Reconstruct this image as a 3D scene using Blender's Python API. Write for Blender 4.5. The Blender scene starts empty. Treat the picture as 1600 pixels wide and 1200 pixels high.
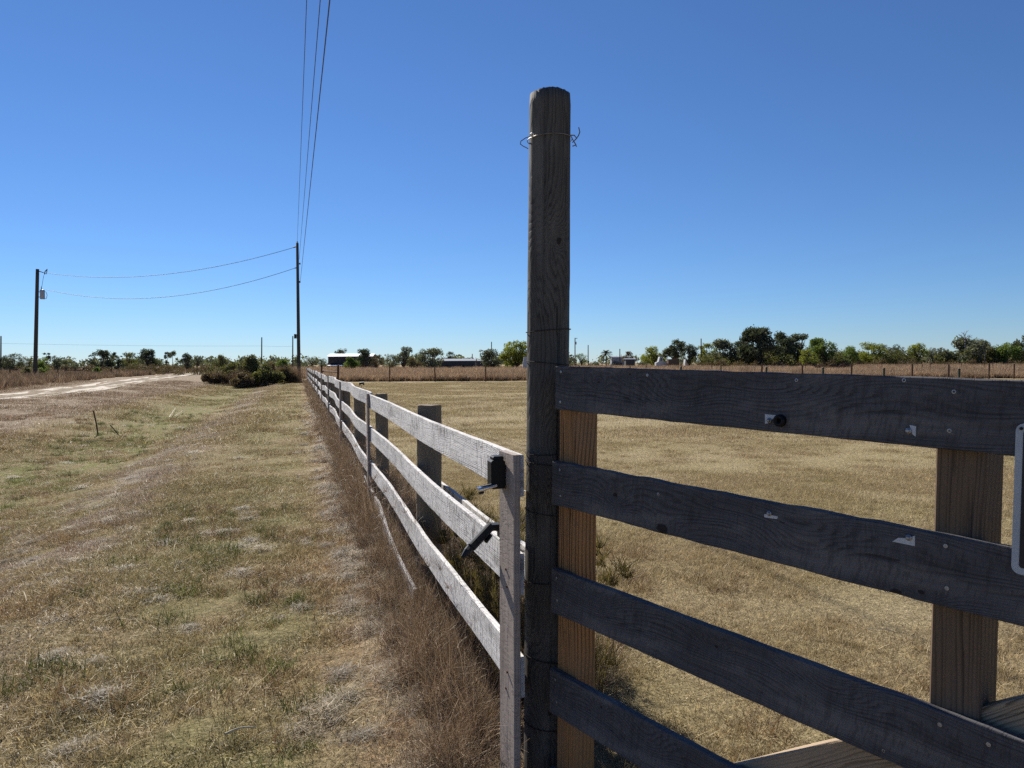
import bpy, math, random
import numpy as np
from mathutils import Vector, Matrix, noise as mnoise

SC = bpy.context.scene
COL = SC.collection
R = math.radians

# ------------------------------------------------------------------ camera, sky, sun, exposure
CAM_H = 1.48
FPX = 1150.0
PITCH, ROLL = R(1.63), R(-0.28)
cam_d = bpy.data.cameras.new('camera')
cam = bpy.data.objects.new('camera', cam_d)
COL.objects.link(cam)
cam_d.sensor_width = 36.0
cam_d.lens = FPX / 1600 * 36
cam_d.clip_start = 0.05
cam_d.clip_end = 9000
CAM_R = Matrix.Rotation(R(90) - PITCH, 3, 'X') @ Matrix.Rotation(ROLL, 3, 'Z')
cam.matrix_world = Matrix.Translation((0, 0, CAM_H)) @ CAM_R.to_4x4()
SC.camera = cam

SUN_AZ, SUN_EL = 30.5, 39.0          # degrees left of the view direction, degrees up
world = bpy.data.worlds.new('World')
SC.world = world
world.use_nodes = True
wt = world.node_tree
wt.nodes.clear()
w_out = wt.nodes.new('ShaderNodeOutputWorld')
w_bg = wt.nodes.new('ShaderNodeBackground')
w_sky = wt.nodes.new('ShaderNodeTexSky')
w_sky.sky_type = 'NISHITA'
w_sky.sun_disc = False
w_sky.sun_elevation = R(SUN_EL)
w_sky.sun_rotation = R(-SUN_AZ)
w_sky.altitude = 0
w_sky.air_density = 0.9
w_sky.dust_density = 0.0
w_sky.ozone_density = 10.0
w_bg.inputs['Strength'].default_value = 0.060
w_tint = wt.nodes.new('ShaderNodeMix')          # camera white balance of the sky, the same everywhere
w_tint.data_type = 'RGBA'
w_tint.blend_type = 'MULTIPLY'
w_tint.inputs[0].default_value = 1.0
w_tint.inputs[7].default_value = (0.89, 0.945, 1.02, 1.0)
wt.links.new(w_sky.outputs[0], w_tint.inputs[6])
wt.links.new(w_tint.outputs[2], w_bg.inputs['Color'])
wt.links.new(w_bg.outputs[0], w_out.inputs['Surface'])

sun_d = bpy.data.lights.new('sun', 'SUN')
sun_d.energy = 5.0
sun_d.angle = R(0.5)
sun_d.color = (1.0, 0.95, 0.87)
sun = bpy.data.objects.new('sun', sun_d)
COL.objects.link(sun)
SUN_DIR = Vector((-math.sin(R(SUN_AZ)) * math.cos(R(SUN_EL)), math.cos(R(SUN_AZ)) * math.cos(R(SUN_EL)), math.sin(R(SUN_EL))))
sun.rotation_euler = SUN_DIR.to_track_quat('Z', 'Y').to_euler()
sun.location = (-20, 30, 30)

SC.view_settings.view_transform = 'Standard'
SC.view_settings.look = 'None'
SC.view_settings.gamma = 1.0
SC.view_settings.use_curve_mapping = False
SC.view_settings.exposure = 0.74
SC.render.engine = 'CYCLES'
SC.cycles.use_denoising = False
SC.cycles.max_bounces = 6
SC.cycles.diffuse_bounces = 3
SC.cycles.transparent_max_bounces = 8


# ------------------------------------------------------------------ helpers
def at(px, py, d):
    """point on the ray through a pixel of the 1600x1200 photograph, d metres ahead"""
    v = CAM_R @ Vector(((px - 800) / FPX, -(py - 600) / FPX, -1.0))
    v = v * (d / v.y)
    return Vector((v.x, v.y, v.z + CAM_H))


def mpp(d):
    return d / FPX


# fence frame: s along the board fence, u to its left (road side)
FD = Vector((-0.2789, 0.9603, 0))
FN = Vector((-0.9603, -0.2789, 0))
F0 = Vector((0.7035, 0, 0))


def F(s, u, z=0.0):
    p = F0 + FD * s + FN * u
    return Vector((p.x, p.y, z))


def su(x, y):
    dx = x - F0.x
    return dx * FD.x + y * FD.y, dx * FN.x + y * FN.y


_rs = np.random.RandomState(5)
_perm = _rs.rand(256, 256)


def vnoise(x, y):
    xi = np.floor(x).astype(int)
    yi = np.floor(y).astype(int)
    fx = x - xi
    fy = y - yi
    fx = fx * fx * (3 - 2 * fx)
    fy = fy * fy * (3 - 2 * fy)
    a = _perm[xi % 256, yi % 256]
    b = _perm[(xi + 1) % 256, yi % 256]
    c = _perm[xi % 256, (yi + 1) % 256]
    d = _perm[(xi + 1) % 256, (yi + 1) % 256]
    return (a * (1 - fx) + b * fx) * (1 - fy) + (c * (1 - fx) + d * fx) * fy - 0.5


def smooth(a, b, x):
    t = np.clip((x - a) / (b - a), 0, 1)
    return t * t * (3 - 2 * t)


def height(x, y):
    x = np.asarray(x, float)
    y = np.asarray(y, float)
    s, u = su(x, y)
    s = s + 0 * u
    r = np.sqrt(x * x + y * y)
    wob = vnoise(s * 0.12, s * 0.0 + 3.3) * 0.9
    uu = u + wob
    sw = smooth(2.0, 3.9, uu) * (1 - smooth(4.7, 7.2, uu))
    far = 1 - smooth(55, 75, s)
    h = -0.27 * sw * far
    h = h + 0.16 * smooth(7.5, 10.5, u) * (1 - smooth(20, 30, u))
    h = h + 0.05 * np.exp(-((u - 0.05) / 0.35) ** 2) * far
    rough = 1 - 0.90 * smooth(-0.3, -0.8, u)
    near = 1 - smooth(60, 160, r)
    h = h + near * rough * (0.10 * vnoise(x * 0.33 + 9, y * 0.33) + 0.05 * vnoise(x * 1.1 + 40, y * 1.1) + 0.040 * vnoise(x * 3.1, y * 3.1 + 17) + 0.028 * vnoise(x * 7.3 + 5, y * 7.3))
    return h


def hz(x, y):
    return float(height(np.array([x]), np.array([y]))[0])


def ground_at(px, py):
    v = CAM_R @ Vector(((px - 800) / FPX, -(py - 600) / FPX, -1.0))
    z = 0.0
    for _ in range(12):
        k = (z - CAM_H) / v.z
        z = hz(v.x * k, v.y * k)
    k = (z - CAM_H) / v.z
    return Vector((v.x * k, v.y * k, z))


def on_ground(px, d):
    p = at(px, 600, d)
    p.z = hz(p.x, p.y)
    return p


class MB:
    def __init__(self):
        self.v = []
        self.f = []

    def add(self, vs, fs):
        o = len(self.v)
        self.v += [tuple(p) for p in vs]
        self.f += [tuple(i + o for i in f) for f in fs]

    def box(self, c, sx, sy, sz, M=None, ch=0.0):
        """box with centre c, sizes, optional 3x3 matrix; chamfered along its x edges"""
        hx, hy, hzz = sx / 2, sy / 2, sz / 2
        if ch > 0:
            prof = [(-hy + ch, -hzz), (hy - ch, -hzz), (hy, -hzz + ch), (hy, hzz - ch), (hy - ch, hzz), (-hy + ch, hzz), (-hy, hzz - ch), (-hy, -hzz + ch)]
        else:
            prof = [(-hy, -hzz), (hy, -hzz), (hy, hzz), (-hy, hzz)]
        n = len(prof)
        vs = [Vector((-hx, a, b)) for a, b in prof] + [Vector((hx, a, b)) for a, b in prof]
        if M is not None:
            vs = [M @ p for p in vs]
        c = Vector(c)
        vs = [p + c for p in vs]
        fs = [(i, (i + 1) % n, n + (i + 1) % n, n + i) for i in range(n)]
        fs += [tuple(reversed(range(n))), tuple(range(n, 2 * n))]
        self.add(vs, fs)

    def tube(self, pts, rad, n=6, cap=True):
        pts = [Vector(p) for p in pts]
        if not hasattr(rad, '__len__'):
            rad = [rad] * len(pts)
        o = len(self.v)
        up = Vector((0, 0, 1))
        prev = None
        for i, p in enumerate(pts):
            t = (pts[min(i + 1, len(pts) - 1)] - pts[max(i - 1, 0)])
            t = t.normalized() if t.length > 1e-9 else Vector((0, 0, 1))
            if prev is None:
                a = t.cross(up)
                if a.length < 1e-3:
                    a = t.cross(Vector((1, 0, 0)))
            else:
                a = prev - t * prev.dot(t)
                if a.length < 1e-4:
                    a = t.cross(up)
            a.normalize()
            prev = a
            b = t.cross(a)
            for k in range(n):
                w = 2 * math.pi * k / n
                q = p + (a * math.cos(w) + b * math.sin(w)) * rad[i]
                self.v.append(tuple(q))
        m = len(pts)
        for i in range(m - 1):
            for k in range(n):
                k2 = (k + 1) % n
                self.f.append((o + i * n + k, o + i * n + k2, o + (i + 1) * n + k2, o + (i + 1) * n + k))
        if cap:
            self.f.append(tuple(o + k for k in reversed(range(n))))
            self.f.append(tuple(o + (m - 1) * n + k for k in range(n)))

    def build(self, name, mat, parent=None, smooth_=False, loc=None):
        me = bpy.data.meshes.new(name)
        v = self.v
        if loc is not None:
            v = [(a - loc[0], b - loc[1], c - loc[2]) for a, b, c in v]
        me.from_pydata(v, [], self.f)
        me.materials.append(mat)
        if smooth_:
            me.polygons.foreach_set('use_smooth', [True] * len(me.polygons))
        me.update()
        o = bpy.data.objects.new(name, me)
        COL.objects.link(o)
        if loc is not None:
            o.location = loc
        if parent is not None:
            o.parent = parent
            bpy.context.view_layer.update() if False else None
        return o


def put(o, parent):
    """parent a world-space object under an Empty that is only translated/rotated"""
    o.parent = parent
    o.matrix_parent_inverse = parent.matrix_basis.inverted()


def tag(o, label=None, cat=None, group=None, kind=None):
    if label:
        o['label'] = label
    if cat:
        o['category'] = cat
    if group:
        o['group'] = group
    if kind:
        o['kind'] = kind
    return o


def thing(name, loc, label, cat, group=None):
    e = bpy.data.objects.new(name, None)
    e.empty_display_size = 0.2
    COL.objects.link(e)
    e.location = loc
    return tag(e, label, cat, group)


def part(mb, name, mat, parent, smooth_=False, label=None):
    o = mb.build(name, mat, None, smooth_)
    put(o, parent)
    if label:
        o['label'] = label
    return o


# ------------------------------------------------------------------ materials
class NT:
    def __init__(self, tree):
        self.t = tree

    def n(self, typ, **kw):
        nd = self.t.nodes.new(typ)
        for k, v in kw.items():
            setattr(nd, k, v)
        return nd

    def sock(self, inp, v):
        if v is None:
            return
        if hasattr(v, 'is_output'):
            self.t.links.new(v, inp)
        else:
            inp.default_value = v

    def math(self, op, a, b=None, c=None, clamp=False):
        nd = self.n('ShaderNodeMath', operation=op, use_clamp=clamp)
        self.sock(nd.inputs[0], a)
        self.sock(nd.inputs[1], b)
        self.sock(nd.inputs[2], c)
        return nd.outputs[0]

    def vmath(self, op, a, b=None):
        nd = self.n('ShaderNodeVectorMath', operation=op)
        self.sock(nd.inputs[0], a)
        if b is not None:
            self.sock(nd.inputs[1], b)
        return nd.outputs['Value'] if op in ('DOT_PRODUCT', 'LENGTH', 'DISTANCE') else nd.outputs[0]

    def mix(self, f, a, b, blend='MIX'):
        nd = self.n('ShaderNodeMix', data_type='RGBA', blend_type=blend)
        self.sock(nd.inputs[0], f)
        for i, v in ((6, a), (7, b)):
            if isinstance(v, tuple) and len(v) == 3:
                v = (*v, 1)
            self.sock(nd.inputs[i], v)
        return nd.outputs[2]

    def noise(self, vec, scale, detail=3, rough=0.55, dist=0.0):
        nd = self.n('ShaderNodeTexNoise')
        self.sock(nd.inputs['Vector'], vec)
        nd.inputs['Scale'].default_value = scale
        nd.inputs['Detail'].default_value = detail
        nd.inputs['Roughness'].default_value = rough
        nd.inputs['Distortion'].default_value = dist
        return nd.outputs[0]

    def ss(self, x, a, b):
        nd = self.n('ShaderNodeMapRange', interpolation_type='SMOOTHSTEP')
        self.sock(nd.inputs[0], x)
        nd.inputs[1].default_value = a
        nd.inputs[2].default_value = b
        return nd.outputs[0]

    def lin(self, x, a, b, c, d):
        nd = self.n('ShaderNodeMapRange')
        self.sock(nd.inputs[0], x)
        nd.inputs[1].default_value = a
        nd.inputs[2].default_value = b
        nd.inputs[3].default_value = c
        nd.inputs[4].default_value = d
        return nd.outputs[0]

    def comb(self, x, y, z):
        nd = self.n('ShaderNodeCombineXYZ')
        for i, v in enumerate((x, y, z)):
            self.sock(nd.inputs[i], v)
        return nd.outputs[0]

    def sep(self, v):
        nd = self.n('ShaderNodeSeparateXYZ')
        self.sock(nd.inputs[0], v)
        return nd.outputs

    def bump(self, h, strength=0.3, dist=0.01):
        nd = self.n('ShaderNodeBump')
        nd.inputs['Strength'].default_value = strength
        nd.inputs['Distance'].default_value = dist
        self.sock(nd.inputs['Height'], h)
        return nd.outputs[0]


def new_mat(name):
    m = bpy.data.materials.new(name)
    m.use_nodes = True
    m.node_tree.nodes.clear()
    N = NT(m.node_tree)
    out = N.n('ShaderNodeOutputMaterial')
    b = N.n('ShaderNodeBsdfPrincipled')
    m.node_tree.links.new(b.outputs[0], out.inputs[0])
    return m, N, b, out


def principled(N, b, color=None, rough=0.8, spec=0.2, normal=None, metal=0.0):
    if isinstance(color, tuple) and len(color) == 3:
        color = (*color, 1)
    N.sock(b.inputs['Base Color'], color)
    N.sock(b.inputs['Roughness'], rough)
    N.sock(b.inputs['Specular IOR Level'], spec)
    N.sock(b.inputs['Metallic'], metal)
    if normal is not None:
        N.sock(b.inputs['Normal'], normal)


def plain(name, color, rough=0.6, spec=0.3, metal=0.0, var=0.25, scale=30):
    m, N, b, _ = new_mat(name)
    tc = N.n('ShaderNodeTexCoord')
    nz = N.noise(tc.outputs['Object'], scale, 4)
    k = N.lin(nz, 0.3, 0.7, 1 - var, 1 + var)
    c = N.mix(1.0, (*color, 1), N.comb(k, k, k), 'MULTIPLY')
    principled(N, b, c, rough, spec, N.bump(nz, 0.15, 0.003), metal)
    return m


def wood(name, base, dark, axis='X', across='Z', freq=55.0, knots=(), saw=0.0, grain=0.6, weather=0.35, stain=(0.10, 0.08, 0.07), bump=0.35, rnd=True, warp=1.0, spec=0.15, light=None, sawf=30.0):
    """weathered timber: growth-ring lines that bend round knots, saw marks, blotches, checks"""
    m, N, b, _ = new_mat(name)
    tc = N.n('ShaderNodeTexCoord')
    co = N.sep(tc.outputs['Object'])
    idx = {'X': 0, 'Y': 1, 'Z': 2}
    l = co[idx[axis]]
    a = co[idx[across]]
    third = co[3 - idx[axis] - idx[across]]
    a2 = N.math('ADD', a, N.math('MULTIPLY', third, 0.6))
    lo = l
    if rnd:
        oi = N.n('ShaderNodeObjectInfo')
        lo = N.math('ADD', l, N.math('MULTIPLY', oi.outputs['Random'], 37.0))
    # slow wander of the rings
    w1 = N.noise(N.comb(N.math('MULTIPLY', lo, 1.1), N.math('MULTIPLY', a, 4.0), 0.0), 1.0, 2)
    w2 = N.noise(N.comb(N.math('MULTIPLY', lo, 4.0), N.math('MULTIPLY', a, 16.0), 5.0), 1.0, 2)
    f = N.math('ADD', N.math('MULTIPLY', a2, freq), N.math('ADD', N.math('MULTIPLY', w1, 14.0 * warp), N.math('MULTIPLY', w2, 1.6 * warp)))
    w3 = N.noise(N.comb(N.math('MULTIPLY', lo, 0.5), N.math('MULTIPLY', a, 26.0), 9.0), 1.0, 3, 0.6)
    f = N.math('ADD', f, N.math('MULTIPLY', w3, 5.0))
    fine0 = N.noise(N.comb(N.math('MULTIPLY', l, 120.0), N.math('MULTIPLY', a, 120.0), 1.0), 1.0, 2)
    kd = None
    for (kx, kz, r, *open_) in knots:
        dx = N.math('SUBTRACT', l, kx)
        dz = N.math('SUBTRACT', a, kz)
        q = N.math('ADD', N.math('MULTIPLY', N.math('MULTIPLY', dx, dx), 1 / (2.2 * r) ** 2), N.math('MULTIPLY', N.math('MULTIPLY', dz, dz), 1 / (1.5 * r) ** 2))
        e = N.math('EXPONENT', N.math('MULTIPLY', q, -1.0))
        e2 = N.math('EXPONENT', N.math('MULTIPLY', q, -0.13))
        f = N.math('ADD', f, N.math('ADD', N.math('MULTIPLY', e, 5.0), N.math('MULTIPLY', e2, 3.0)))
        if open_:
            continue
        core = N.ss(N.math('ADD', q, N.math('MULTIPLY', N.math('SUBTRACT', fine0, 0.5), 0.25)), 0.17, 0.09)
        kd = core if kd is None else N.math('MAXIMUM', kd, core)
    fr = N.math('FRACT', f)
    ring = N.math('MULTIPLY', N.ss(fr, 0.35, 0.85), N.ss(fr, 1.0, 0.90))
    fine = N.noise(N.comb(N.math('MULTIPLY', lo, 6.0), N.math('MULTIPLY', a, 320.0), N.math('MULTIPLY', third, 200.0)), 1.0, 3, 0.6)
    rmod = N.lin(N.noise(N.comb(N.math('MULTIPLY', lo, 1.3), N.math('MULTIPLY', a, 30.0), 4.0), 1.0, 3), 0.35, 0.65, 0.25, 1.15)
    ringv = N.math('MULTIPLY', N.math('MULTIPLY', ring, rmod), grain)
    tone = N.math('ADD', ringv, N.math('MULTIPLY', N.math('SUBTRACT', fine, 0.5), 0.9 * grain), clamp=True)
    col = N.mix(tone, base, dark)
    blotch = N.noise(N.comb(N.math('MULTIPLY', lo, 2.3), N.math('MULTIPLY', a, 9.0), third), 1.0, 4, 0.6)
    if light is not None:
        col = N.mix(N.math('MULTIPLY', N.ss(N.noise(N.comb(N.math('MULTIPLY', lo, 3.0), N.math('MULTIPLY', a, 13.0), 8.0), 1.0, 3), 0.48, 0.68), 0.7), col, light)
    col = N.mix(N.math('MULTIPLY', N.ss(blotch, 0.45, 0.75), weather), col, stain)
    hgt = N.math('SUBTRACT', N.math('MULTIPLY', fine, 0.5), N.math('MULTIPLY', ring, 0.35))
    if saw > 0:
        # saw marks: short streaks across the board, denser in patches
        lw = N.math('ADD', lo, N.math('MULTIPLY', N.math('MULTIPLY', a, a), 0.9))
        st1 = N.noise(N.comb(N.math('MULTIPLY', lw, sawf), N.math('MULTIPLY', a, 9.0), third), 1.0, 3, 0.65)
        st2 = N.noise(N.comb(N.math('MULTIPLY', lw, sawf * 2.7), N.math('MULTIPLY', a, 26.0), third), 1.0, 2, 0.6)
        patch = N.lin(N.noise(N.comb(N.math('MULTIPLY', lo, 1.7), N.math('MULTIPLY', a, 5.0), 2.0), 1.0, 2), 0.36, 0.62, 0.35, 1.0)
        sv = N.math('MULTIPLY', N.math('MAXIMUM', N.ss(st1, 0.50, 0.68), N.math('MULTIPLY', N.ss(st2, 0.52, 0.66), 0.8)), N.math('MULTIPLY', patch, saw))
        col = N.mix(N.math('MULTIPLY', sv, 0.85), col, dark)
        hgt = N.math('SUBTRACT', hgt, N.math('MULTIPLY', sv, 1.0))
    if kd is not None:
        col = N.mix(N.math('MULTIPLY', kd, 0.8), col, (0.018, 0.012, 0.010))
        hgt = N.math('ADD', hgt, kd)
    # drying checks
    ck = N.noise(N.comb(N.math('MULTIPLY', lo, 1.6), N.math('MULTIPLY', a, 70.0), 11.0), 1.0, 2)
    cm = N.ss(ck, 0.30, 0.24)
    col = N.mix(N.math('MULTIPLY', cm, 0.75), col, (0.02, 0.017, 0.015))
    hgt = N.math('SUBTRACT', hgt, cm)
    principled(N, b, col, 0.85, spec, N.bump(hgt, bump, 0.004))
    return m


def ground_group():
    """colour of the ground cover by place: mown verge, swale, pasture, fence line, rough field"""
    g = bpy.data.node_groups.new('cover_colour', 'ShaderNodeTree')
    g.interface.new_socket('Color', in_out='OUTPUT', socket_type='NodeSocketColor')
    N = NT(g)
    out = N.n('NodeGroupOutput')
    geo = N.n('ShaderNodeNewGeometry')
    P = geo.outputs['Position']
    xyz = N.sep(P)
    P2 = N.comb(xyz[0], xyz[1], 0.0)
    u = N.math('ADD', N.vmath('DOT_PRODUCT', P2, (FN.x, FN.y, 0)), -F0.x * FN.x)
    s = N.math('ADD', N.vmath('DOT_PRODUCT', P2, (FD.x, FD.y, 0)), -F0.x * FD.x)
    n0 = N.noise(P2, 0.10, 3)
    n1 = N.noise(P2, 0.42, 4, 0.6)
    n2 = N.noise(N.vmath('ADD', P2, (31, 7, 0)), 1.1, 4, 0.65)
    n3 = N.noise(N.vmath('ADD', P2, (3, 77, 0)), 3.2, 4, 0.65)
    n4 = N.noise(P2, 14.0, 4, 0.7)
    # mown verge
    c = N.mix(N.ss(n1, 0.36, 0.62), (0.158, 0.124, 0.070), (0.136, 0.112, 0.056))
    c = N.mix(N.math('MULTIPLY', N.ss(n2, 0.58, 0.72), 0.4), c, (0.108, 0.106, 0.044))
    c = N.mix(N.math('MULTIPLY', N.ss(n2, 0.42, 0.28), 0.8), c, (0.165, 0.112, 0.060))
    gm = N.math('MULTIPLY', N.math('MULTIPLY', N.ss(u, 0.45, 0.8), N.ss(u, 2.3, 1.3)), N.ss(n2, 0.40, 0.58))
    c = N.mix(N.math('MULTIPLY', gm, 0.5), c, (0.122, 0.113, 0.050))
    c = N.mix(N.math('MULTIPLY', N.ss(n3, 0.57, 0.72), 0.8), c, (0.235, 0.190, 0.125))
    # swale bottom stays green
    sw = N.math('MULTIPLY', N.ss(N.math('ADD', u, N.math('MULTIPLY', n1, 2.0)), 3.6, 5.0), N.ss(N.math('ADD', u, N.math('MULTIPLY', n2, 1.5)), 7.2, 5.6))
    gr = N.mix(N.ss(n3, 0.4, 0.62), (0.104, 0.104, 0.036), (0.155, 0.122, 0.070))
    c = N.mix(N.math('MULTIPLY', sw, N.ss(n2, 0.36, 0.52)), c, gr)
    # bank lip and rough verge towards the road
    lip = N.math('MULTIPLY', N.ss(u, 1.9, 2.5), N.ss(u, 3.9, 3.0))
    c = N.mix(N.math('MULTIPLY', lip, N.ss(n2, 0.42, 0.6)), c, (0.155, 0.125, 0.092))
    ver = N.ss(N.math('ADD', u, N.math('MULTIPLY', N.math('SUBTRACT', n2, 0.5), 2.5)), 6.3, 7.6)
    vc = N.mix(N.ss(n3, 0.38, 0.62), (0.125, 0.092, 0.060), (0.175, 0.140, 0.100))
    c = N.mix(ver, c, vc)
    # pasture
    pc = N.mix(N.ss(n1, 0.38, 0.66), (0.188, 0.150, 0.086), (0.168, 0.138, 0.072))
    pc = N.mix(N.math('MULTIPLY', N.ss(n0, 0.46, 0.62), 0.25), pc, (0.215, 0.170, 0.098))
    pc = N.mix(N.math('MULTIPLY', N.ss(n2, 0.62, 0.76), 0.5), pc, (0.125, 0.118, 0.040))
    c = N.mix(N.ss(u, -0.35, -0.75), c, pc)
    # fence line
    fl = N.math('MULTIPLY', N.ss(N.math('ADD', u, N.math('MULTIPLY', N.math('SUBTRACT', n3, 0.5), 0.7)), -0.75, -0.25), N.ss(N.math('ADD', u, N.math('MULTIPLY', N.math('SUBTRACT', n3, 0.5), 0.9)), 0.62, 0.25))
    fc = N.mix(N.ss(n3, 0.4, 0.62), (0.135, 0.092, 0.052), (0.195, 0.150, 0.092))
    c = N.mix(fl, c, fc)
    # rough field past the back fence
    rf = N.mix(N.ss(n2, 0.4, 0.62), (0.165, 0.120, 0.070), (0.190, 0.145, 0.090))
    c = N.mix(N.math('MULTIPLY', N.ss(xyz[1], 59.5, 61.5), N.ss(u, 1.5, -0.5)), c, rf)
    k = N.math('MULTIPLY', N.lin(n4, 0.3, 0.7, 0.66, 1.34), 1.85)
    c = N.mix(1.0, c, N.comb(k, k, k), 'MULTIPLY')
    g.links.new(c, out.inputs[0])
    return g


COVER = ground_group()


def cover_node(N):
    nd = N.n('ShaderNodeGroup')
    nd.node_tree = COVER
    return nd.outputs[0]


def ground_material():
    m, N, b, _ = new_mat('ground_cover')
    geo = N.n('ShaderNodeNewGeometry')
    P = geo.outputs['Position']
    c = cover_node(N)
    n5 = N.noise(P, 45.0, 5, 0.75)
    n6 = N.noise(P, 6.0, 5, 0.7)
    k = N.lin(n5, 0.32, 0.7, 0.45, 1.40)
    c = N.mix(1.0, c, N.comb(k, k, k), 'MULTIPLY')
    h = N.math('ADD', N.math('MULTIPLY', n5, 0.5), n6)
    principled(N, b, c, 0.95, 0.05, N.bump(h, 0.9, 0.06))
    return m


def blade_material(name, dark=(0.45, 0.40, 0.36), pale=(2.0, 1.95, 1.9), own=None, trans=0.35, spec=0.25, pw=1.0):
    """stalks take the colour of the place they grow in (or their own), each with its own tone"""
    m, N, b, out = new_mat(name)
    at_ = N.n('ShaderNodeAttribute', attribute_name='tone')
    tone = at_.outputs['Fac']
    oi = N.n('ShaderNodeObjectInfo')
    tone2 = N.math('POWER', tone, pw)
    if own is None:
        c = cover_node(N)
    else:
        c = N.mix(N.ss(tone, 0.2, 0.9), own[0], own[1])
        k = N.lin(oi.outputs['Random'], 0, 1, 0.62, 1.34)
        c = N.mix(1.0, c, N.comb(k, k, k), 'MULTIPLY')
    t = N.mix(tone2, dark, pale)
    c = N.mix(1.0, c, t, 'MULTIPLY')
    principled(N, b, c, 0.55, spec)
    tr = N.n('ShaderNodeBsdfTranslucent')
    N.sock(tr.inputs[0], c)
    ms = N.n('ShaderNodeMixShader')
    ms.inputs[0].default_value = trans
    m.node_tree.links.new(b.outputs[0], ms.inputs[1])
    m.node_tree.links.new(tr.outputs[0], ms.inputs[2])
    m.node_tree.links.new(ms.outputs[0], out.inputs[0])
    return m


def leaf_material(name, a, b_, trans=0.35, rough=0.5):
    m, N, b, out = new_mat(name)
    at_ = N.n('ShaderNodeAttribute', attribute_name='tone')
    c = N.mix(at_.outputs['Fac'], a, b_)
    principled(N, b, c, rough + 0.15, 0.08)
    tr = N.n('ShaderNodeBsdfTranslucent')
    N.sock(tr.inputs[0], N.mix(1.0, c, (1.5, 1.6, 0.7, 1), 'MULTIPLY'))
    ms = N.n('ShaderNodeMixShader')
    ms.inputs[0].default_value = trans
    m.node_tree.links.new(b.outputs[0], ms.inputs[1])
    m.node_tree.links.new(tr.outputs[0], ms.inputs[2])
    m.node_tree.links.new(ms.outputs[0], out.inputs[0])
    return m


M_GROUND = ground_material()
GREY = dict(base=(0.66, 0.635, 0.61), dark=(0.13, 0.12, 0.115), stain=(0.16, 0.14, 0.13))
M_RAIL = wood('silvered_rail_wood', saw=1.0, freq=150, grain=0.45, weather=0.55, bump=0.8, **GREY)
M_BATTEN = wood('weathered_batten_wood', base=(0.36, 0.30, 0.26), dark=(0.14, 0.115, 0.10), axis='Z', across='X', saw=0.5, freq=150, grain=0.4, bump=0.5)
M_POST = wood('dark_fence_post_wood', base=(0.21, 0.165, 0.115), dark=(0.09, 0.07, 0.05), axis='Z', across='X', freq=120, grain=0.55, bump=0.5)
M_TALL = wood('tall_gate_post_wood', base=(0.102, 0.092, 0.080), dark=(0.024, 0.020, 0.017), axis='Z', across='X', freq=85, knots=((1.885, 0.030, 0.014), (1.80, -0.03, 0.05, 1), (1.2, 0.02, 0.05, 1), (0.42, -0.02, 0.045, 1), (0.30, 0.01, 0.012)), grain=0.78, weather=0.55, rnd=False, bump=0.7, warp=1.1, stain=(0.06, 0.054, 0.048), light=(0.155, 0.142, 0.126))
M_STILE = wood('treated_pine', base=(0.37, 0.19, 0.078), dark=(0.08, 0.036, 0.016), axis='Z', across='X', freq=100, grain=0.9, weather=0.6, bump=0.3, warp=0.45, stain=(0.21, 0.155, 0.11))
M_STILE2 = wood('treated_pine_grey', base=(0.165, 0.112, 0.072), dark=(0.05, 0.034, 0.023), axis='Z', across='X', freq=95, grain=0.7, weather=0.5, bump=0.35, warp=0.45, knots=((-0.93, 0.06, 0.018),), stain=(0.15, 0.13, 0.12))
M_BRACE = wood('brace_pine', base=(0.36, 0.27, 0.18), dark=(0.11, 0.075, 0.045), freq=95, grain=0.85, weather=0.35, bump=0.3, warp=1.2)
M_STEEL = plain('galvanised_steel', (0.36, 0.36, 0.37), 0.45, 0.4, 0.8, 0.3)
M_WIRE = plain('dull_wire', (0.22, 0.20, 0.18), 0.5, 0.4, 0.6)
M_DARKWIRE = plain('rusted_dark_wire', (0.030, 0.024, 0.020), 0.8, 0.1)
M_RUST = plain('rusty_iron', (0.10, 0.055, 0.035), 0.8, 0.2, 0.2)
M_BLACK = plain('black_plastic', (0.006, 0.006, 0.007), 0.45, 0.2)
M_BLACKM = plain('black_metal', (0.016, 0.017, 0.018), 0.5, 0.3)
M_CHROME = plain('chrome', (0.75, 0.76, 0.78), 0.15, 0.5, 1.0, 0.1)
M_WHITE = plain('white_plastic', (0.52, 0.53, 0.54), 0.5, 0.3, 0.0, 0.08)
M_CABLE = plain('power_cable', (0.05, 0.05, 0.055), 0.6, 0.3)
M_POLE = wood('utility_pole_wood', base=(0.085, 0.07, 0.058), dark=(0.04, 0.033, 0.028), axis='Z', across='X', freq=12, grain=0.5, bump=0.05, spec=0.02)
M_BARK = plain('bark', (0.10, 0.08, 0.065), 0.9, 0.1, 0.0, 0.4, 8)
M_DEADBARK = plain('dead_bark', (0.22, 0.20, 0.18), 0.9, 0.1, 0.0, 0.3, 8)
M_GREYCAN = plain('grey_painted_steel', (0.36, 0.38, 0.40), 0.45, 0.4, 0.0, 0.1)

# ------------------------------------------------------------------ ground sheet
def axis_steps(lo, hi, fine_lo, fine_hi, step, grow):
    xs = list(np.arange(fine_lo, fine_hi + 1e-6, step))
    d = step
    x = fine_hi
    while x < hi:
        d *= grow
        x += d
        xs.append(x)
    d = step
    x = fine_lo
    while x > lo:
        d *= grow
        x -= d
        xs.insert(0, x)
    return np.array(xs)


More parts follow.
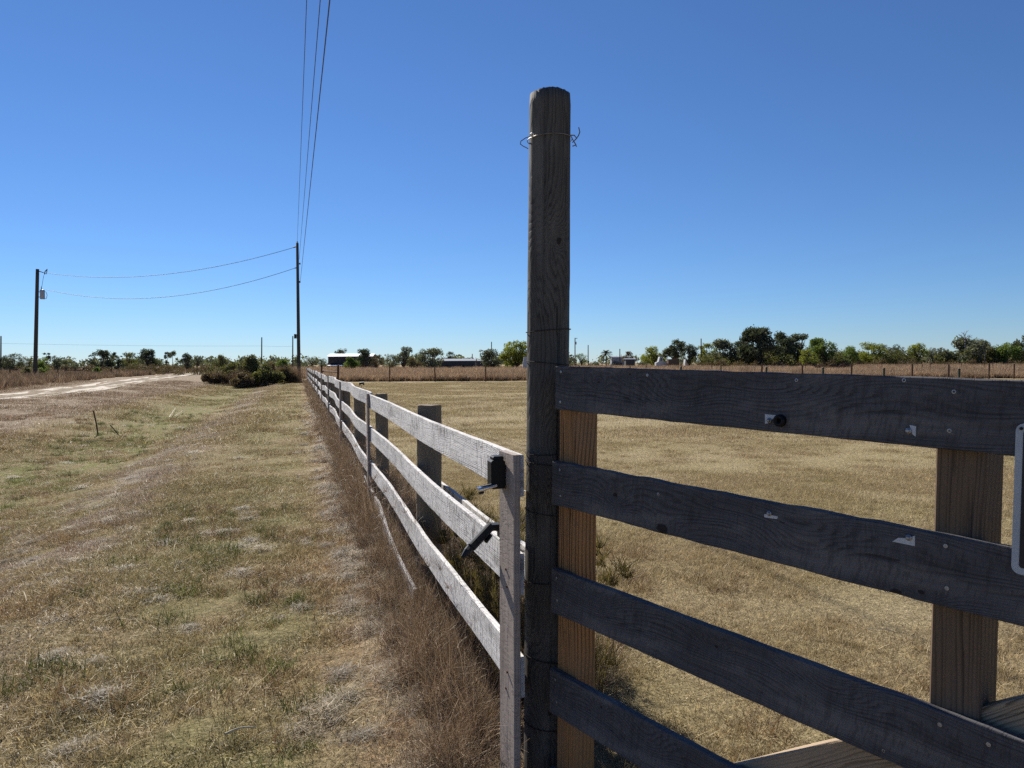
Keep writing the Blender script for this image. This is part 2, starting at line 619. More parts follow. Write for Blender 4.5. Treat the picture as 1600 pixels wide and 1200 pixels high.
gx = axis_steps(-4000, 4000, -6, 4, 0.075, 1.05)
gy = axis_steps(-400, 6000, 1.0, 11, 0.075, 1.045)
GX, GY = np.meshgrid(gx, gy)
GZ = height(GX, GY)
verts = np.stack([GX.ravel(), GY.ravel(), GZ.ravel()], 1)
nx, ny = len(gx), len(gy)
i0 = (np.arange(ny - 1)[:, None] * nx + np.arange(nx - 1)[None, :]).ravel()
faces = np.stack([i0, i0 + 1, i0 + nx + 1, i0 + nx], 1)


def mesh_np(name, v, f, mat, attrs=None, smooth_=False, matidx=None):
    me = bpy.data.meshes.new(name)
    v = np.asarray(v, np.float32)
    f = np.asarray(f, np.int32)
    k = f.shape[1]
    me.vertices.add(len(v))
    me.vertices.foreach_set('co', v.ravel())
    me.loops.add(f.size)
    me.loops.foreach_set('vertex_index', f.ravel())
    me.polygons.add(len(f))
    me.polygons.foreach_set('loop_start', np.arange(0, f.size, k, dtype=np.int32))
    me.polygons.foreach_set('loop_total', np.full(len(f), k, np.int32))
    if smooth_:
        me.polygons.foreach_set('use_smooth', np.ones(len(f), bool))
    for an, av in (attrs or {}).items():
        a = me.attributes.new(an, 'FLOAT', 'POINT')
        a.data.foreach_set('value', np.asarray(av, np.float32))
    me.materials.append(mat)
    me.update(calc_edges=True)
    return me


def obj_np(name, me, parent=None):
    o = bpy.data.objects.new(name, me)
    COL.objects.link(o)
    if parent is not None:
        put(o, parent)
    return o


g_ob = obj_np('ground', mesh_np('ground', verts, faces, M_GROUND, smooth_=True))
tag(g_ob, kind='structure')

# ------------------------------------------------------------------ sandy road
def road_material():
    m, N, b, _ = new_mat('sandy_track')
    a = N.n('ShaderNodeAttribute', attribute_name='across').outputs['Fac']
    geo = N.n('ShaderNodeNewGeometry')
    P = geo.outputs['Position']
    n1 = N.noise(P, 0.7, 4, 0.6)
    n2 = N.noise(P, 5.0, 4, 0.65)
    ax = N.math('ADD', a, N.math('MULTIPLY', N.math('SUBTRACT', n1, 0.5), 0.6))
    ab = N.math('ABSOLUTE', ax)
    tr = N.math('MULTIPLY', N.ss(ab, 0.22, 0.40), N.ss(ab, 1.0, 0.76))
    sand = N.mix(N.ss(n2, 0.35, 0.65), (0.60, 0.545, 0.46), (0.46, 0.40, 0.325))
    mid = N.mix(N.ss(n2, 0.4, 0.6), (0.155, 0.122, 0.085), (0.27, 0.225, 0.165))
    c = N.mix(tr, mid, sand)
    principled(N, b, c, 0.95, 0.05, N.bump(N.math('ADD', n1, n2), 0.5, 0.05))
    return m


M_ROAD = road_material()
cpx = [(0, 623), (60, 615.6), (130, 606.6), (180, 599), (230, 591.8), (270, 587.2), (305, 584.0), (330, 582.2)]
cl = [ground_at(*p) for p in cpx]
d0 = (cl[0] - cl[1]).normalized()
cl = [cl[0] + d0 * 60, cl[0] + d0 * 25] + cl
d1 = (cl[-1] - cl[-2]).normalized()
cl = cl + [cl[-1] + d1 * 50]
pts = []
for i in range(len(cl) - 1):
    k = max(2, int((cl[i + 1] - cl[i]).length / 2.0))
    for j in range(k):
        pts.append(cl[i].lerp(cl[i + 1], j / k))
pts.append(cl[-1])
for _ in range(6):
    pts = [pts[0]] + [(pts[i - 1] + pts[i] * 2 + pts[i + 1]) / 4 for i in range(1, len(pts) - 1)] + [pts[-1]]
rv, rf_, ra = [], [], []
W = 13
for i, p in enumerate(pts):
    t = (pts[min(i + 1, len(pts) - 1)] - pts[max(i - 1, 0)])
    t.z = 0
    t.normalize()
    nrm = Vector((-t.y, t.x, 0))
    for k in range(W):
        a = (k / (W - 1) - 0.5) * 2
        q = p + nrm * a * 1.6
        rv.append((q.x, q.y, hz(q.x, q.y) + 0.045 - 0.03 * abs(a) - 0.04 * math.exp(-((abs(a) - 0.58) / 0.16) ** 2)))
        ra.append(a)
for i in range(len(pts) - 1):
    for k in range(W - 1):
        rf_.append((i * W + k, (i + 1) * W + k, (i + 1) * W + k + 1, i * W + k + 1))
road = obj_np('road', mesh_np('road', rv, rf_, M_ROAD, {'across': ra}, True))
tag(road, kind='structure')
road_pts = np.array([(p.x, p.y) for p in pts])

# ------------------------------------------------------------------ boards
def board(L, h, t, rng, nseg=20, wave=0.0, wavez=0.0, ragged=0.0, ch=0.0025, ph=0.0, x0=0.0):
    """board along local x, height along z (top at 0), thickness along y (front face at y=0, back at -t)"""
    mb = MB()
    prof = [(-ch, -h), (-t + ch, -h), (-t, -h + ch), (-t, -ch), (-t + ch, 0), (-ch, 0), (0, -ch), (0, -h + ch)]
    n = 8
    for i in range(nseg + 1):
        f = i / nseg
        x = x0 + f * L
        wy = wave * math.sin(math.pi * 2 * f + ph) * math.sin(math.pi * f) + 0.25 * wave * math.sin(math.pi * 3 * f + 2 * ph)
        wz = wavez * math.sin(math.pi * f)
        jt = rng.uniform(-1, 1) * ragged
        jb = rng.uniform(-1, 1) * ragged * 0.7
        for (a, b) in prof:
            zz = b + wz + (jt if b > -h / 2 else jb) + rng.uniform(-1, 1) * 0.0006
            mb.v.append((x, a + wy + rng.uniform(-1, 1) * 0.0006, zz))
    for i in range(nseg):
        for k in range(n):
            k2 = (k + 1) % n
            mb.f.append((i * n + k, (i + 1) * n + k, (i + 1) * n + k2, i * n + k2))
    mb.f.append(tuple(range(n)))
    mb.f.append(tuple(reversed(range(nseg * n, nseg * n + n))))
    return mb


def place(o, parent, M):
    put(o, parent)
    o.matrix_basis = M
    return o


def frame(o, x, y, z):
    M = Matrix.Identity(4)
    for i in range(3):
        M[i][0] = x[i]
        M[i][1] = y[i]
        M[i][2] = z[i]
        M[i][3] = o[i]
    return M


def post_round(h, r, rng, n=18, rings=10, lean=(0, 0), flat=0.0, below=0.35, taper=0.04, tilt=0.0):
    mb = MB()
    ph = [rng.uniform(0, 6.28) for _ in range(4)]
    prof = [1 + 0.02 * math.sin(2 * 2 * math.pi * k / n + ph[0]) + 0.015 * math.sin(5 * 2 * math.pi * k / n + ph[1]) + rng.uniform(-.012, .012) for k in range(n)]
    for i in range(rings + 1):
        f = i / rings
        z = -below + (h + below) * f
        rr = r * (1 + taper * (0.5 - f)) * (0.97 if i == rings else 1)
        for k in range(n):
            w = 2 * math.pi * k / n
            q = rr * prof[k] * (1 + 0.012 * math.sin(f * 9 + ph[2] + k * .5))
            zz = z + (tilt * math.cos(w + 1.0) * r if i >= rings - 1 else 0) + (rng.uniform(-.003, .003) if i == rings else 0)
            mb.v.append((q * math.cos(w) + lean[0] * z, q * math.sin(w) + lean[1] * z, zz))
    for i in range(rings):
        for k in range(n):
            k2 = (k + 1) % n
            mb.f.append((i * n + k, i * n + k2, (i + 1) * n + k2, (i + 1) * n + k))
    mb.v.append((lean[0] * h, lean[1] * h, h + 0.002))
    c = len(mb.v) - 1
    o = rings * n
    for k in range(n):
        mb.f.append((o + k, o + (k + 1) % n, c))
    return mb


# ------------------------------------------------------------------ the board fence
rng = random.Random(11)
fence = thing('board_fence', F(2.5, 0, 0), 'long silvery grey three-rail board fence running from the tall post to the utility pole', 'fence')
ZUP = Vector((0, 0, 1))
SEG = 5.10
S0 = 2.52
NP = 12
topz = []
for k in range(NP + 1):
    topz.append(CAM_H - 0.300 + (0.0 if k < 1 else rng.uniform(-0.035, 0.03)))
topz[1] = CAM_H - 0.305
RAILZ = (0.0, -0.325, -0.665)
for k in range(NP):
    sa = S0 + SEG * k - (0.03 if k == 0 else 0.0)
    sb = S0 + SEG * (k + 1)
    for ri, dz in enumerate(RAILZ):
        w = 0.012 if k == 0 else (rng.uniform(0.03, 0.05) if ri == 0 else rng.uniform(0.012, 0.03))
        za = topz[k] + dz + (0 if k < 1 else rng.uniform(-.02, .02))
        zb = topz[k + 1] + dz + (0 if k < 1 else rng.uniform(-.02, .02))
        a = F(sa, -0.004, za)
        b = F(sb - 0.006, -0.004, zb)
        ln = (b - a).length
        mb = board(ln, 0.138, 0.023, rng, 22 if k < 3 else 12, w, (rng.uniform(-.03, .03) if k else -0.006), 0.0015 if k else (0.004 if ri == 2 else 0.0012), ph=rng.uniform(-.6, .6))
        o = mb.build('rail', M_RAIL)
        xa = (b - a).normalized()
        ya = FN.copy()
        zx = xa.cross(ya).normalized()
        ya = zx.cross(xa)
        place(o, fence, frame(a, xa, ya, zx))
# lowest rail, half buried, first bay only
a, b = F(4.55, 0.03, 0.13), F(8.6, -0.02, 0.22)
mb = board((b - a).length, 0.138, 0.023, rng, 16, 0.02, 0.01, 0.004)
o = mb.build('rail', M_RAIL)
o['label'] = 'low bleached rail half buried in the weeds'
xa = (b - a).normalized()
zx = xa.cross(FN).normalized()
place(o, fence, frame(a, xa, zx.cross(xa), zx))
# inner rail on the pasture side of the first bay
def fence_px(px, py, u):
    d = CAM_R @ Vector(((px - 800) / FPX, -(py - 600) / FPX, -1.0))
    c = Vector((0, 0, CAM_H)) - F0
    k = (u - c.dot(FN)) / Vector((d.x, d.y, 0)).dot(FN)
    return Vector((0, 0, CAM_H)) + d * k


a, b = fence_px(832, 863, -0.20), fence_px(655, 730, -0.20)
mb = board((b - a).length, 0.138, 0.023, rng, 14, 0.006, 0.0, 0.003)
o = mb.build('rail', M_RAIL)
o['label'] = 'inner rail on the pasture side of the first bay'
xa = (b - a).normalized()
zx = xa.cross(FN).normalized()
place(o, fence, frame(a, xa, zx.cross(xa), zx))
# battens
for k in range(NP + 1):
    s = S0 + SEG * k
    h = 1.50
    bw = 0.125
    mb = MB()
    mb.box((0, 0, 0), h, 0.024, bw, Matrix(((0, 0, 1), (0, 1, 0), (1, 0, 0))), 0.003)
    o = mb.build('batten', M_BATTEN)
    ln = R(rng.uniform(-1.5, 1.5)) if k > 1 else (R(-0.6) if k == 0 else R(2.2))
    Mx = frame(F(s, 0.0125, topz[k] - h / 2 + 0.006), FD, FN, ZUP) @ Matrix.Rotation(ln, 4, 'Y') @ Matrix.Rotation(R(7 if k == 0 else 0), 4, 'Z')
    place(o, fence, Mx)
nail_mb = MB()
nail_mb.tube([(0, -0.002, 0), (0, 0.0015, 0), (0, 0.0022, 0)], [0.0045, 0.0045, 0.003], 8)
nail0 = nail_mb.build('nail', M_RUST)
first_nail = True
for k, zz in [(0, 1.13), (0, 1.07), (0, 0.80), (0, 0.745), (0, 0.46), (0, 0.40), (1, 1.13), (1, 1.06), (1, 0.80), (1, 0.73), (1, 0.47), (1, 0.41)]:
    o = nail0 if first_nail else nail0.copy()
    if not first_nail:
        COL.objects.link(o)
    first_nail = False
    place(o, fence, frame(F(S0 + SEG * k + rng.uniform(-.015, .015), 0.0262, zz), FD, FN, ZUP) @ Matrix.Rotation(0, 4, 'Y'))
# posts behind every joint and mid bay
for k in range(2 * NP + 1):
    s = S0 + SEG * k / 2
    if k == 0:
        continue
    r = 0.075 if k % 2 else 0.062
    if k == 1:
        s = 4.83
        r = 0.079
    top = CAM_H - 0.300 + (0.035 if k == 1 else rng.uniform(-0.10, 0.0))
    if k == 2:
        s, top = S0 + SEG - 0.35, CAM_H - 0.285
    if k == 3:
        top = CAM_H - 0.36
    base = F(s, -0.029 - r, 0)
    g0 = hz(base.x, base.y)
    mb = post_round(top - g0, r, rng, 14 if k < 6 else 8, 8 if k < 6 else 3, (rng.uniform(-.012, .012), rng.uniform(-.012, .012)))
    o = mb.build('post', M_POST, smooth_=False)
    place(o, fence, Matrix.Translation((base.x, base.y, g0)))
# barbed wire on the pasture side
for wi, zz in enumerate((CAM_H - 0.50, CAM_H - 0.86)):
    mb = MB()
    P = []
    for k in range(0, 60):
        s = 2.5 + k * 0.35
        P.append(F(s, -0.19 - 0.01 * math.sin(k), zz - 0.02 * math.sin(k * .9) ** 2 + 0.004 * math.sin(k * 2.7)))
    mb.tube(P, 0.0016, 4)
    for k in range(3, 59):
        p = P[k]
        for q in range(2):
            d = Vector((rng.uniform(-1, 1), rng.uniform(-1, 1), rng.uniform(-1, 1))).normalized() * 0.012
            mb.tube([p - d, p + d], 0.0009, 3)
    part(mb, 'barbed_wire', M_WIRE, fence)

# ------------------------------------------------------------------ tall round post
pb = at(852, 1200, 2.52)
pt = at(859.5, 150, 2.52)
ax = (pt - pb).normalized()
g0 = 0.0
pb = pb - ax * (pb.z / ax.z)
PH = 0.908 + CAM_H
post_e = thing('gate_post', pb, 'tall round weathered timber post bound with wire beside the gate', 'post')
r2 = random.Random(3)
CRACKS = ((4.45, 1.55, 2.40, 0.007), (5.15, 0.55, 1.75, 0.009), (4.95, -0.3, 0.7, 0.006), (5.6, 1.2, 2.42, 0.006), (4.1, 0.8, 1.5, 0.006))
mb = MB()
n, rings = 84, 70
phs = [r2.uniform(0, 6.28) for _ in range(6)]
for i in range(rings + 1):
    f = i / rings
    z = -0.4 + (PH + 0.4) * f
    rr = 0.0745 - 0.004 * f
    if i == rings:
        rr *= 0.965
    for k in range(n):
        w = 2 * math.pi * k / n
        q = rr * (1 + 0.012 * math.sin(2 * w + phs[0] + z) + 0.010 * math.sin(3 * w + phs[1]) + 0.010 * math.sin(z * 7 + phs[2]) + 0.006 * math.sin(11 * w + phs[3] + z * .6) + r2.uniform(-.004, .004))
        for (cw, c0, c1, dp) in CRACKS:
            dw = (w - cw - 0.05 * math.sin(z * 3 + cw) + math.pi) % (2 * math.pi) - math.pi
            if abs(dw) < 0.04 and c0 < z < c1:
                q -= dp * min(1, (z - c0) * 6, (c1 - z) * 6)
        if 1.05 < z < 1.75 and math.cos(w + 0.6) > 0.86:
            q *= 0.975
        zz = z + (r2.uniform(-.0015, .0015) + 0.0025 * math.sin(3 * w) if i == rings else 0)
        mb.v.append((q * math.cos(w), q * math.sin(w), zz))
for i in range(rings):
    for k in range(n):
        k2 = (k + 1) % n
        mb.f.append((i * n + k, i * n + k2, (i + 1) * n + k2, (i + 1) * n + k))
mb.v.append((0, 0, PH + 0.001))
for k in range(n):
    mb.f.append((rings * n + k, rings * n + (k + 1) % n, len(mb.v) - 1))
o = mb.build('shaft', M_TALL, smooth_=True)
lean_y = 0
PM = Matrix.Translation(pb) @ ax.to_track_quat('Z', 'Y').to_matrix().to_4x4()
qx = ax.to_track_quat('Z', 'Y').to_matrix().to_4x4()
# keep the local x axis to the right of the view
xa = Vector((1, 0, 0)) - ax * ax.x
xa.normalize()
PM = frame(pb, xa, ax.cross(xa), ax)
place(o, post_e, PM)


def ring(z, tilt=0.0, r=0.0765, tube=0.0014, a0=0, a1=2 * math.pi, seg=36, ph=0.0):
    return [PM @ Vector((r * math.cos(a0 + (a1 - a0) * i / seg), r * math.sin(a0 + (a1 - a0) * i / seg), z + tilt * math.cos(a0 + (a1 - a0) * i / seg + ph))) for i in range(seg + 1)]


def post_z(py):
    return CAM_H + (566.5 - py) / FPX * 2.445


for py, tl in ((515, 0.006), (567, -0.007), (711, 0.002), (727, -0.006), (806, -0.009), (915, 0.003), (1040, -0.010), (1150, -0.008)):
    mb = MB()
    mb.tube(ring(post_z(py), tl), 0.0014, 5)
    part(mb, 'wire_binding', M_DARKWIRE, post_e)
# top wire: slack band with a bright staple and loose ends
mb = MB()
z0 = post_z(211)
mb.tube(ring(z0, 0.004, 0.0760), 0.0015, 5)
Lf = lambda x, y, z: PM @ Vector((x, y, z))
mb.tube([Lf(-0.060, -0.046, z0), Lf(-0.082, -0.03, z0 - 0.002), Lf(-0.098, -0.02, z0 - 0.010), Lf(-0.100, -0.02, z0 - 0.020), Lf(-0.090, -0.03, z0 - 0.030), Lf(-0.080, -0.035, z0 - 0.036), Lf(-0.074, -0.036, z0 - 0.040)], 0.0016, 5)
mb.tube([Lf(0.060, -0.046, z0 + 0.002), Lf(0.080, -0.04, z0 + 0.004), Lf(0.088, -0.04, z0 - 0.006), Lf(0.078, -0.04, z0 - 0.015), Lf(0.086, -0.04, z0 - 0.028), Lf(0.074, -0.04, z0 - 0.032)], 0.0022, 5)
mb.tube([Lf(0.074, -0.04, z0 - 0.020), Lf(0.084, -0.04, z0 - 0.010), Lf(0.094, -0.035, z0 + 0.004), Lf(0.099, -0.03, z0 + 0.018), Lf(0.095, -0.03, z0 + 0.034)], 0.0019, 5)
mb.tube([Lf(0.070, -0.045, z0 - 0.004), Lf(0.082, -0.04, z0 - 0.022), Lf(0.088, -0.04, z0 - 0.034)], 0.0016, 5)
part(mb, 'wire_binding', M_WIRE, post_e, label='slack top wire with twisted loose ends')
mb = MB()
mb.tube([Lf(-0.066, -0.043, z0 + 0.008), Lf(-0.062, -0.052, z0 + 0.008), Lf(-0.055, -0.056, z0 + 0.003), Lf(-0.062, -0.052, z0 - 0.008), Lf(-0.066, -0.043, z0 - 0.008)], 0.0017, 5)
part(mb, 'staple', M_CHROME, post_e)

# ------------------------------------------------------------------ the gate
GO = at(868, 572, 2.35)
GP = at(1600, 590, 1.32)
gu = (GP - GO).normalized()
gn = Vector((gu.y, -gu.x, 0)).normalized()
if gn.y > 0:
    gn = -gn
gw = gu.cross(gn).normalized()
if gw.z < 0:
    gw = -gw
gn = gw.cross(gu).normalized()
GM = frame(GO, gu, gn, gw)      # x along the gate, y away from the camera, z up; origin = top left front corner


def FY(mb):
    """flip a builder written with y towards the viewer"""
    mb.v = [(a, -b, c) for a, b, c in mb.v]
    mb.f = [tuple(reversed(f)) for f in mb.f]
    return mb


GMi = GM.inverted()


def gate_xy(px, py, y=0.0):
    """gate-plane coordinates (x, z) of a pixel"""
    d = CAM_R @ Vector(((px - 800) / FPX, -(py - 600) / FPX, -1.0))
    c = Vector((0, 0, CAM_H))
    y = -y
    p0 = GMi @ c
    dd = GMi.to_3x3() @ d
    k = (y - p0.y) / dd.y
    q = p0 + dd * k
    return q.x, q.z


gate = thing('board_gate', GM @ Vector((0, 0, -1.45)), 'dark grey timber board gate swung across the right side of the view', 'gate')
GL = 3.05
rb = random.Random(21)
gboards = []
specs = [(868, 572, 640, ((1055, 603, 0.05, 1), (1215, 612, 0.06, 1), (936, 597, 0.005), (985, 585, 0.006))),
         (863, 720, 788, ((962, 773, 0.011), (1035, 826, 0.024), (1400, 925, 0.014), (1440, 925, 0.008), (1250, 850, 0.05, 1))),
         (862, 888, 957, ((935, 920, 0.03, 1), (1120, 1010, 0.006), (1300, 1060, 0.04, 1))),
         (859, 1045, 1113, ((940, 1105, 0.006), (1010, 1150, 0.04, 1))),
         (857, 1200, 1268, ())]
for i, (px, y0, y1, kn) in enumerate(specs):
    x0, zt = gate_xy(px, y0)
    _, zb = gate_xy(px, y1)
    kn = tuple((gate_xy(k_[0], k_[1])[0] - x0, gate_xy(k_[0], k_[1])[1] - zt) + tuple(k_[2:]) for k_ in kn)
    m = wood('gate_board_wood' if i == 0 else 'gate_board_wood_%s' % 'abcde'[i], base=(0.106, 0.101, 0.104), dark=(0.027, 0.024, 0.024), saw=0.55, sawf=55.0, freq=115 if i != 0 else 85, knots=kn, grain=0.72, weather=0.5, stain=(0.055, 0.049, 0.048), rnd=False, bump=0.5, warp=1.3, light=(0.175, 0.160, 0.15))
    mb = board(GL, zt - zb, 0.024, rb, 70, 0.003, -0.004, 0.0022 if i == 1 else 0.0007)
    o = FY(mb).build('gate_board', m)
    place(o, gate, GM @ Matrix.Translation((x0, 0, zt)))
    gboards.append((x0, zt, zb))


def gate_box(name, x0, x1, y0, y1, z0, z1, mat, lab=None, ch=0.004, alongz=True):
    mb = MB()
    y0, y1 = -y1, -y0
    sx, sy, sz = x1 - x0, y1 - y0, z1 - z0
    if alongz:
        mb.box((0, 0, 0), sz, sy, sx, Matrix(((0, 0, 1), (0, 1, 0), (1, 0, 0))), ch)
    else:
        mb.box((0, 0, 0), sx, sy, sz, None, ch)
    o = mb.build(name, mat)
    for v in o.data.vertices:
        v.co.z += (z1 - z0) / 2 * 0
    place(o, gate, GM @ Matrix.Translation(((x0 + x1) / 2, (y0 + y1) / 2, (z0 + z1) / 2)))
    if lab:
        o['label'] = lab
    return o


xs0, _ = gate_xy(873, 700, -0.026)
gate_box('stile', xs0, xs0 + 0.089, -0.026 - 0.089, -0.026, -1.42, -0.004, M_STILE, 'orange brown stile at the latch end')
xs1, zs1 = gate_xy(1490, 1113, -0.026)
xs1, _ = gate_xy(1456, 900, -0.026)
gate_box('stile', xs1, xs1 + 0.092, -0.026 - 0.085, -0.026, zs1, -0.010, M_STILE2, 'grey brown split stile above the brace')
# diagonal brace
bx0, bz0 = gate_xy(1130, 1199, -0.036)
bx1, bz1 = gate_xy(1600, 1090, -0.036)
dv = Vector((bx1 - bx0, 0, bz1 - bz0)).normalized()
A = Vector((bx0, 0.036, bz0)) - dv * 0.70
B = Vector((bx1, 0.036, bz1)) + dv * 0.55
mb = board((B - A).length, 0.135, 0.040, rb, 20, 0.002, 0, 0.0006, 0.003)
o = FY(mb).build('brace', M_BRACE)
yy = Vector((0, 1, 0))
place(o, gate, GM @ frame(A, dv, yy, dv.cross(yy) if dv.cross(yy).z > 0 else -dv.cross(yy)))
# screws
smb = MB()
nn = 10
for (r_, y_) in ((0.0042, 0.0), (0.0042, 0.0016), (0.0024, 0.0018), (0.0020, 0.0008)):
    for k in range(nn):
        w = 2 * math.pi * k / nn
        smb.v.append((r_ * math.cos(w), y_, r_ * math.sin(w)))
for i in range(3):
    for k in range(nn):
        smb.f.append((i * nn + k, (i + 1) * nn + k, (i + 1) * nn + (k + 1) % nn, i * nn + (k + 1) % nn))
smb.f.append(tuple(3 * nn + k for k in range(nn)))
s0_ = FY(smb).build('screw', M_STEEL)
scr = [(877, 581), (876, 628), (1012, 586), (1245, 594), (1491, 612), (1484, 673), (875, 734), (876, 775), (1478, 853), (1480, 919), (1029, 772), (870, 903), (871, 938), (1469, 1132), (1545, 1163), (1381, 1173), (868, 1062), (870, 1097), (1413, 594)]
for i, (px, py) in enumerate(scr):
    o = s0_ if i == 0 else s0_.copy()
    if i:
        COL.objects.link(o)
    x, z = gate_xy(px, py, 0.0005)
    place(o, gate, GM @ Matrix.Translation((x, -0.0006, z)) @ Matrix.Rotation(rb.uniform(0, 3), 4, 'Y'))

# torn corners of an old sign, each under its screw
def gate_poly(name, pxs, y, th, mat):
    mb = MB()
    q = [gate_xy(a, b, y) for a, b in pxs]
    n = len(q)
    vs = [(x, y, z) for x, z in q] + [(x, y + th, z) for x, z in q]
    fs = [tuple(range(n, 2 * n)), tuple(reversed(range(n)))] + [(i, (i + 1) % n, n + (i + 1) % n, n + i) for i in range(n)]
    mb.add(vs, fs)
    return mb


def bolt_mb(x, z, y, r=0.0062):
    mb = MB()
    nb = 12
    rr = [(r, 0), (r, 0.0015), (r * .72, 0.003), (r * .66, 0.0055), (r * .4, 0.007)]
    for (q, yy_) in rr:
        for k in range(nb):
            w = 2 * math.pi * k / nb
            mb.v.append((x + q * math.cos(w), y + yy_, z + q * math.sin(w)))
    for i in range(len(rr) - 1):
        for k in range(nb):
            mb.f.append((i * nb + k, (i + 1) * nb + k, (i + 1) * nb + (k + 1) % nb, i * nb + (k + 1) % nb))
    mb.f.append(tuple((len(rr) - 1) * nb + k for k in range(nb)))
    return mb


scraps = [([(1196, 647), (1214, 649), (1207, 655), (1203, 661), (1196, 662)], (1202, 657), 'torn white sign corner beside the black knob on the top gate board'),
          ([(1422, 664), (1432, 666), (1431, 682), (1426, 678), (1424, 672)], (1419.5, 673), 'small torn white sign corner on the top gate board above the split stile'),
          ([(1195, 803), (1208, 805), (1216, 807), (1215, 811), (1195, 808)], (1202, 802), 'thin torn white sign strip on the second gate board'),
          ([(1430, 837), (1430, 853), (1395, 846), (1404, 840), (1418, 841)], (1420, 840), 'wedge shaped torn white sign corner on the second gate board')]
for pl, bp, lab in scraps:
    cx, cz = gate_xy(*pl[0], 0.002)
    e = thing('sign_scrap', GM @ Vector((cx, -0.002, cz)), lab, 'sign scrap', 'torn corners of an old sign screwed to the gate')
    o = FY(gate_poly('scrap', pl, 0.0015, 0.002, M_WHITE)).build('torn_plate', M_WHITE)
    place(o, e, GM)
    x, z = gate_xy(*bp, 0.0045)
    o = FY(bolt_mb(x, z, 0.0045)).build('screw', M_STEEL)
    place(o, e, GM)
# black plastic knob on the top board
x, z = gate_xy(1221, 657, 0.002)
e = thing('knob', GM @ Vector((x, -0.002, z)), 'round black knob low on the top gate board', 'knob')
mb = MB()
prof = [(0.013, 0.0), (0.0155, 0.006), (0.0145, 0.013), (0.010, 0.016), (0.007, 0.0135), (0.004, 0.012)]
nb = 16
for (q, y_) in prof:
    for k in range(nb):
        w = 2 * math.pi * k / nb
        mb.v.append((x + q * math.cos(w), 0.0005 + y_, z + q * math.sin(w) * 0.95))
for i in range(len(prof) - 1):
    for k in range(nb):
        mb.f.append((i * nb + k, (i + 1) * nb + k, (i + 1) * nb + (k + 1) % nb, i * nb + (k + 1) % nb))
mb.f.append(tuple((len(prof) - 1) * nb + k for k in range(nb)))
o = FY(mb).build('knob_body', M_BLACK, smooth_=True)
place(o, e, GM)

# sign at the right edge
def rounded(x0, x1, z0, z1, r, seg=6):
    out = []
    for (cx, cz, a) in ((x1 - r, z1 - r, 0), (x0 + r, z1 - r, 90), (x0 + r, z0 + r, 180), (x1 - r, z0 + r, 270)):
        for k in range(seg + 1):
            w = R(a + 90 * k / seg)
            out.append((cx + r * math.cos(w), cz + r * math.sin(w)))
    return out


sx0, sz1 = gate_xy(1587.5, 661, 0.006)
_, sz0 = gate_xy(1586, 896, 0.006)
sgn = thing('sign', GM @ Vector((sx0, -0.004, sz0)), 'dark sign with a pale rounded border at the right edge of the gate', 'sign')
W_, H_ = 0.46, sz1 - sz0


def plate(x0, x1, z0, z1, r, y0, y1):
    mb = MB()
    q = rounded(x0, x1, z0, z1, r)
    n = len(q)
    mb.add([(x, y0, z) for x, z in q] + [(x, y1, z) for x, z in q], [tuple(range(n)), tuple(reversed(range(n, 2 * n)))] + [(i, n + i, n + (i + 1) % n, (i + 1) % n) for i in range(n)])
    return mb


M_SIGNFACE = plain('navy_sign_face', (0.010, 0.011, 0.020), 0.4, 0.4, 0, 0.1)
M_SIGNEDGE = plain('pale_sign_border', (0.42, 0.45, 0.47), 0.5, 0.3, 0, 0.06)
o = plate(sx0, sx0 + W_, sz0, sz1, 0.014, 0.004, 0.0065)
o = FY(o).build('border', M_SIGNEDGE)
place(o, sgn, GM)
o = plate(sx0 + 0.0125, sx0 + W_ - 0.0125, sz0 + 0.0125, sz1 - 0.0125, 0.005, 0.0070, 0.0080)
o = FY(o).build('face', M_SIGNFACE)
place(o, sgn, GM)
o = FY(bolt_mb(sx0 + 0.009, sz1 - 0.009, 0.0066, 0.003)).build('screw', M_BLACKM)
place(o, sgn, GM)

# ------------------------------------------------------------------ latch box and clamp on the fence end
lb = F(2.53, 0.05, 1.12)
latch = thing('latch_box', lb, 'black latch box with chrome lever on the end batten of the board fence', 'latch')
mb = MB()
Mf = Matrix((FD, FN, ZUP)).transposed()
mb.box(F(2.535, 0.052, 1.116), 0.050, 0.048, 0.094, Mf, 0.006)
mb.box(F(2.535, 0.050, 1.168), 0.040, 0.036, 0.014, Mf, 0.004)
part(mb, 'case', M_BLACK, latch)
mb = MB()
p0, p1 = F(2.51, 0.060, 1.081), at(748, 765, 2.36)
d = (p1 - p0)
side = d.cross(ZUP).normalized()
Ml = Matrix((d.normalized(), side, d.normalized().cross(side))).transposed()
mb.box((p0 + p1) / 2, d.length, 0.018, 0.008, Ml, 0.003)
mb.box(p0.lerp(p1, 0.80), 0.034, 0.026, 0.012, Ml, 0.004)
part(mb, 'lever', M_CHROME, latch)
mb = MB()
mb.box(p0.lerp(p1, 0.55) + Vector((0, 0, 0.006)), d.length * 0.55, 0.010, 0.006, Ml, 0.002)
mb.box(p0.lerp(p1, 0.86) + Vector((0, 0, -0.011)), 0.014, 0.012, 0.010, Ml, 0.002)
part(mb, 'lever_insert', M_BLACKM, latch)

